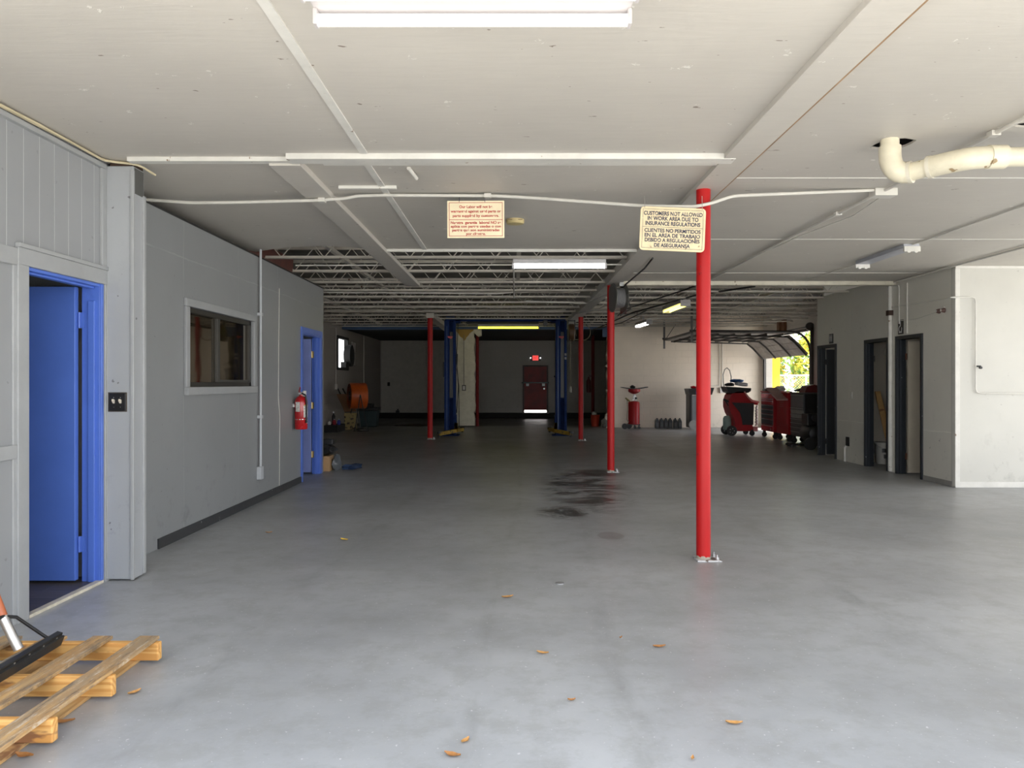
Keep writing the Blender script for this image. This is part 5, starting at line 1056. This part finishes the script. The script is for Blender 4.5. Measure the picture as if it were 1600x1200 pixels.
t = cabinet('tool_cart', 'plain red tool cart with a raised slanted lid, between the red and the grey cabinets', 6.44, 6.86, 18.12, 18.92, 1.14, M_rp, [M_rp], M_rp, [(0.72, 0)], M_rp)
MB().prism([(18.14, 0.98), (18.14, 1.02), (18.90, 1.28), (18.90, 1.24)], 6.18, 6.44, 'X').build('slanted_lid', mat('pale_lid', (0.45, 0.25, 0.23), 0.35), t)
q = MB()
for k in range(3): q.box(6.4235, 6.4255, 18.42, 18.66, 0.92 - k * 0.05, 0.935 - k * 0.05)
q.build('faded_sticker', mat('faded_red_print', (0.35, 0.08, 0.08), 0.4), t)
rC = [(0.30, 0), (0.05, 0), (0.10, 2), (0.10, 2), (0.09, 1), (0.10, 1), (0.10, 1), (0.10, 1)]
cabinet('tool_cabinet', 'grey and black rolling tool cabinet nearest the restroom wall', 6.45, 7.0, 17.12, 17.98, 1.15, M_black, [mat('cab_grey', (0.14, 0.14, 0.145), 0.35), mat('cab_darkgrey', (0.06, 0.06, 0.062), 0.35), mat('cab_pale', (0.32, 0.32, 0.31), 0.35)], mat('grey_pull', (0.3, 0.3, 0.3), 0.35, 0.5), rC, mat('cab_top', (0.10, 0.09, 0.09), 0.4))
small('white_heap', 'crumpled white shop towels piled on the red tool cabinet', 'towels', MB().blob((6.64, 19.3, 1.235), (0.16, 0.24, 0.08), 31, 0.3, flat=1.192), mat('shop_towel', (0.80, 0.80, 0.80), 0.8), smooth=True)
small('black_tool_roll', 'black tool roll at the near corner of the red tool cabinet top', 'tool roll', MB().blob((6.46, 19.75, 1.215), (0.07, 0.2, 0.035), 33, 0.3, flat=1.192), M_black, smooth=True)
small('red_toolbox', 'dark red tool box lying on the grey tool cabinet', 'tool box', MB().prism([(6.50, 1.18), (6.98, 1.18), (6.95, 1.30), (6.72, 1.36), (6.56, 1.32)], 17.25, 17.6, 'Y'), mat('dark_red_box', (0.14, 0.015, 0.015), 0.4), bevel=0.01)
small('black_pouch', 'black pouch on the far corner of the grey tool cabinet', 'pouch', MB().blob((6.60, 17.78, 1.22), (0.15, 0.13, 0.045), 35, 0.3, flat=1.182), M_black, smooth=True)
t = thing('air_compressor', 'black air compressor with a wheel at the end of the restroom wall', 'compressor', (6.35, 16.2, 0))
MB().lathe([(0.05, -0.32), (0.16, -0.28), (0.19, -0.22), (0.19, 0.22), (0.16, 0.28), (0.05, 0.32)], (6.30, 16.3, 0.33), 'Y', 20).build('tank', M_black, t, smooth=True)
MB().lathe([(0.03, 0), (0.13, 0.0), (0.13, 0.05), (0.03, 0.05)], (6.13, 15.92, 0.13), 'Y', 20).build('wheel', M_hose, t, smooth=True)
MB().box(6.15, 6.45, 16.15, 16.5, 0.50, 0.74).cyl((6.30, 16.1, 0.66), 0.09, 0.06, 'Y', 16).build('motor', M_black, t, bevel=0.01)
MB().box(6.16, 6.24, 15.98, 16.0, 0.02, 0.2).build('foot', M_black, t)
small('creeper_board', 'flat black creeper board on the floor in front of the grey tool cabinet', 'creeper', MB().box(6.0, 6.5, 16.75, 17.05, 0.03, 0.06).cyl((6.05, 16.8, 0.0), 0.03, 0.03, n=8).cyl((6.45, 16.8, 0.0), 0.03, 0.03, n=8).cyl((6.05, 17.0, 0.0), 0.03, 0.03, n=8), M_black)

# ---------------------------------------------------------------- restroom wall fittings
def wc_sign(label, y, z, h, w, kind):
    t = thing('restroom_sign', label, 'sign', (XR, y, z), 'small black restroom signs')
    MB().box(XR - 0.012, XR, y - w / 2, y + w / 2, z, z + h).build('plate', M_black, t, bevel=0.002)
    q = MB(); x0, x1 = XR - 0.0135, XR - 0.012; k = w
    def fig(cy, cz2, s):
        q.cyl((x0, cy, cz2 + s * 0.42), s * 0.09, 0.0015, 'X', 10)
        q.prism([(cy - s * 0.13, cz2 + s * 0.30), (cy + s * 0.13, cz2 + s * 0.30), (cy + s * 0.10, cz2 - s * 0.02), (cy + s * 0.08, cz2 - s * 0.4), (cy - s * 0.08, cz2 - s * 0.4), (cy - s * 0.10, cz2 - s * 0.02)], x0, x1, 'X')
    if kind == 1: fig(y - w * 0.2, z + h * 0.5, h * 0.8); fig(y + w * 0.2, z + h * 0.5, h * 0.8)
    else:
        fig(y, z + h * 0.72, h * 0.42); q.tube([(XR - 0.0125, y + 0.045 * math.cos(a), z + h * 0.36 + 0.045 * math.sin(a)) for a in [i * PI / 6 for i in range(-7, 4)]], 0.006, 4)
        for i in range(3): q.box(x0, x1, y - 0.04 + i * 0.03, y - 0.02 + i * 0.03, z + 0.02, z + 0.04)
    q.build('pictogram', mat('sign_white', (0.7, 0.7, 0.7), 0.4), t)
wc_sign('small black restroom sign with white figures over the door nearest the tool cabinets', 14.3, 2.13, 0.18, 0.17, 1)
wc_sign('tall black accessible restroom sign over the door nearest the bright white wall', 11.72, 2.14, 0.22, 0.15, 2)
t = thing('floodlight', 'small twin floodlight on the restroom wall at the corner of the bright end wall', 'floodlight', (xs, 10.55, 2.36))
for y in (10.5, 10.62): MB().lathe([(0.02, 0.0), (0.03, 0.02), (0.035, 0.05)], (xs - 0.05, y, 2.39), 'X', 12).build('lamp_head', mat('brown_head', (0.10, 0.05, 0.04), 0.4), t, smooth=True)
MB().box(xs, XR, 10.52, 10.60, 2.36, 2.44).build('mount', M_trim, t)
for y in (10.5, 10.62): MB().cyl((xs - 0.055, y, 2.39), 0.016, 0.006, 'X', 10).build('lens', M_trim, t)
small('corner_bracket', 'rusty bracket high on the corner pipe by the restroom doors', 'bracket', MB().box(XR - 0.07, XR, 11.96, 12.06, 2.45, 2.53), mat('old_rust', (0.05, 0.028, 0.02), 0.7))
t = thing('wall_switch', 'white light switch on the wall between the two farther restroom doors', 'switch', (XR, 13.45, 1.12))
MB().box(XR - 0.008, XR, 13.41, 13.49, 1.12, 1.24).build('plate', M_trim, t, bevel=0.003); MB().box(XR - 0.014, XR - 0.008, 13.44, 13.46, 1.165, 1.195).build('toggle', M_trim, t)
t = thing('low_pipe_stub', 'short white pipe stub under a black wall grille near the closet doorway', 'pipe stub', (XR, 13.6, 0.0))
MB().box(XR - 0.012, XR, 13.53, 13.66, 0.28, 0.44).build('grille', M_black, t)
MB().tube([(XR - 0.03, 13.66, 0.0), (XR - 0.03, 13.66, 0.25), (XR, 13.66, 0.27)], 0.02, 10).build('pipe', M_trim, t, smooth=True)
t = thing('hose_bib', 'small tap on the conduit of the bright white end wall', 'tap', (6.19, 10.22, 1.60))
MB().tube([(6.14, 10.25, 1.62), (6.20, 10.22, 1.62)], 0.010, 8).cyl((6.19, 10.20, 1.60), 0.018, 0.03, 'Y', 10).build('valve', M_black, t)
t = thing('paint_bucket', 'white paint bucket with a printed label inside the closet doorway', 'bucket', (6.38, 13.3, 0))
MB().lathe([(0.125, 0), (0.145, 0.34), (0.155, 0.34), (0.155, 0.37), (0.15, 0.375)], (6.38, 13.3, 0), n=24).build('pail', M_white, t, smooth=True)
q = MB()
for a0, a1, z0, z1 in ((-2.2, -1.3, 0.20, 0.27), (-2.0, -1.3, 0.10, 0.17), (-1.1, -0.7, 0.08, 0.14)):
    n = 5; base = [(6.38 + 0.146 * math.cos(a0 + (a1 - a0) * i / n), 13.3 + 0.146 * math.sin(a0 + (a1 - a0) * i / n)) for i in range(n + 1)]
    q.add([(p[0], p[1], z) for p in base for z in (z0, z1)], [(2 * i, 2 * i + 2, 2 * i + 3, 2 * i + 1) for i in range(n)])
q.build('print', M_black, t)
MB().tube([(6.38 + 0.156 * math.cos(a), 13.3 - 0.1 * math.sin(a) - 0.06, 0.33 - 0.06 * math.sin(a)) for a in [i * PI / 8 for i in range(9)]], 0.004, 5).build('wire_handle', M_metal, t)
for i, lb in enumerate(('long wooden plank leaning in the closet doorway, the front one', 'long wooden plank leaning in the closet doorway, the one behind')):
    o = small('wood_plank', lb, 'plank', MB().bar((6.30 + i * 0.08, 12.75 + i * 0.05, 0.0), (6.25 + i * 0.05, 13.25 + i * 0.06, 1.25 - i * 0.1), 0.09, 0.02, up=(0, 1, 0)), M_brd2)
    o['group'] = 'planks in the closet'
small('wall_lamp', 'round pale lamp on the closet partition behind the planks', 'lamp', MB().lathe([(0.02, -0.06), (0.09, -0.04), (0.11, 0)], (6.6, 13.545, 1.95), 'Y', 18), mat('bowl_glass', (0.5, 0.48, 0.42), 0.3), smooth=True)

# ---------------------------------------------------------------- outside the roll-up door
o = MB().box(8.32, 8.66, 25.1, 25.45, -0.02, 3.4).build('yellow_post', mat('yellow_paint', (0.80, 0.50, 0.02), 0.5), loc=(8.5, 25.3, 0), bevel=0.01); tag(o, 'yellow square post standing outside the roll-up door', 'post')
t = thing('chain_link_fence', 'chain link fence behind the yellow post outside', 'fence', (13.5, 37, 0))
M_galv = mat('galvanised', (0.55, 0.55, 0.53), 0.4, 0.6)
A = Vector((9.5, 37.5, 0)); B = Vector((18.5, 34.0, 0)); dv = (B - A).normalized(); Ln = (B - A).length
MB().tube([A + Vector((0, 0, 1.75)), B + Vector((0, 0, 1.75))], 0.035, 8).build('top_rail', M_galv, t, smooth=True)
k = 0.0
while k <= Ln: p = A + dv * k; MB().tube([p, p + Vector((0, 0, 1.8))], 0.04, 8).build('fence_post', M_galv, t, smooth=True); k += 2.2
q = MB(); k = -1.7
while k < Ln:
    for sg in (1, -1):
        a, b = (k, 0.02), (k + 1.7, 1.72)
        if sg < 0: a, b = (k + 1.7, 0.02), (k, 1.72)
        def clip(p, r_):
            if p[0] < 0: u = (0 - p[0]) / (r_[0] - p[0]); return (0, p[1] + (r_[1] - p[1]) * u)
            if p[0] > Ln: u = (Ln - p[0]) / (r_[0] - p[0]); return (Ln, p[1] + (r_[1] - p[1]) * u)
            return p
        if max(a[0], b[0]) <= 0.01 or min(a[0], b[0]) >= Ln - 0.01: continue
        a, b = clip(a, b), clip(b, a); q.tube([A + dv * a[0] + Vector((0, 0, a[1])), A + dv * b[0] + Vector((0, 0, b[1]))], 0.005, 3, cap=False)
    k += 0.12
q.build('wire_mesh', M_galv, t)
def leafy(name, label, c, r, n, seed, cols, group=None):
    t = thing(name, label, 'bush', (c[0], c[1], 0), group); rnd = random.Random(seed); parts = [MB() for _ in cols]
    for i in range(n):
        u = rnd.uniform(-1, 1); a = rnd.uniform(0, 2 * PI); s = math.sqrt(1 - u * u); k = rnd.uniform(0.6, 1.0) ** 0.5 * (1 + 0.25 * math.sin(3 * a + seed) * s)
        p = Vector((c[0] + r[0] * s * math.cos(a) * k, c[1] + r[1] * s * math.sin(a) * k, c[2] + r[2] * u * k))
        if p.z < 0.05: continue
        d1 = Vector((rnd.gauss(0, 1), rnd.gauss(0, 1), rnd.gauss(0, 1))).normalized(); d2 = d1.cross(Vector((rnd.gauss(0, 1), rnd.gauss(0, 1), rnd.gauss(0, 1)))).normalized()
        l = rnd.uniform(0.10, 0.24)
        parts[rnd.randrange(len(cols))].add([p - d1 * l, p + d2 * l * 0.35, p + d1 * l, p - d2 * l * 0.35], [(0, 1, 2, 3)])
    for k, (p, m) in enumerate(zip(parts, cols)): tag(p.build('foliage', m, t), kind='stuff')
    MB().tube([(c[0], c[1], -0.02), (c[0] + 0.05, c[1], c[2])], [0.09, 0.04], 8).build('stem', mat('bark', (0.12, 0.08, 0.05), 0.8), t)
M_lg = [mat('leaf_yellow_green', (0.42, 0.46, 0.06), 0.5), mat('leaf_green', (0.16, 0.28, 0.05), 0.5), mat('leaf_gold', (0.62, 0.48, 0.05), 0.5)]
leafy('shrub', 'yellow-green shrub behind the chain link fence, next to the yellow post', (12.6, 39.8, 1.9), (1.15, 1.1, 1.7), 2600, 1, M_lg, 'sunlit shrubs behind the fence')
leafy('shrub', 'golden shrub behind the middle of the chain link fence', (15.2, 39.0, 2.1), (1.1, 1.1, 1.9), 2600, 2, M_lg[::-1], 'sunlit shrubs behind the fence')
leafy('shrub', 'green shrub behind the chain link fence beside the door track', (17.8, 38.6, 2.0), (1.2, 1.1, 1.9), 2600, 3, [M_lg[1], M_lg[0], mat('leaf_dark', (0.08, 0.18, 0.06), 0.5)], 'sunlit shrubs behind the fence')
leafy('tree', 'tall pale green tree far behind the fence', (19.0, 48, 4.5), (4.5, 3, 4.2), 4200, 4, [M_lg[1], M_lg[0]], None)
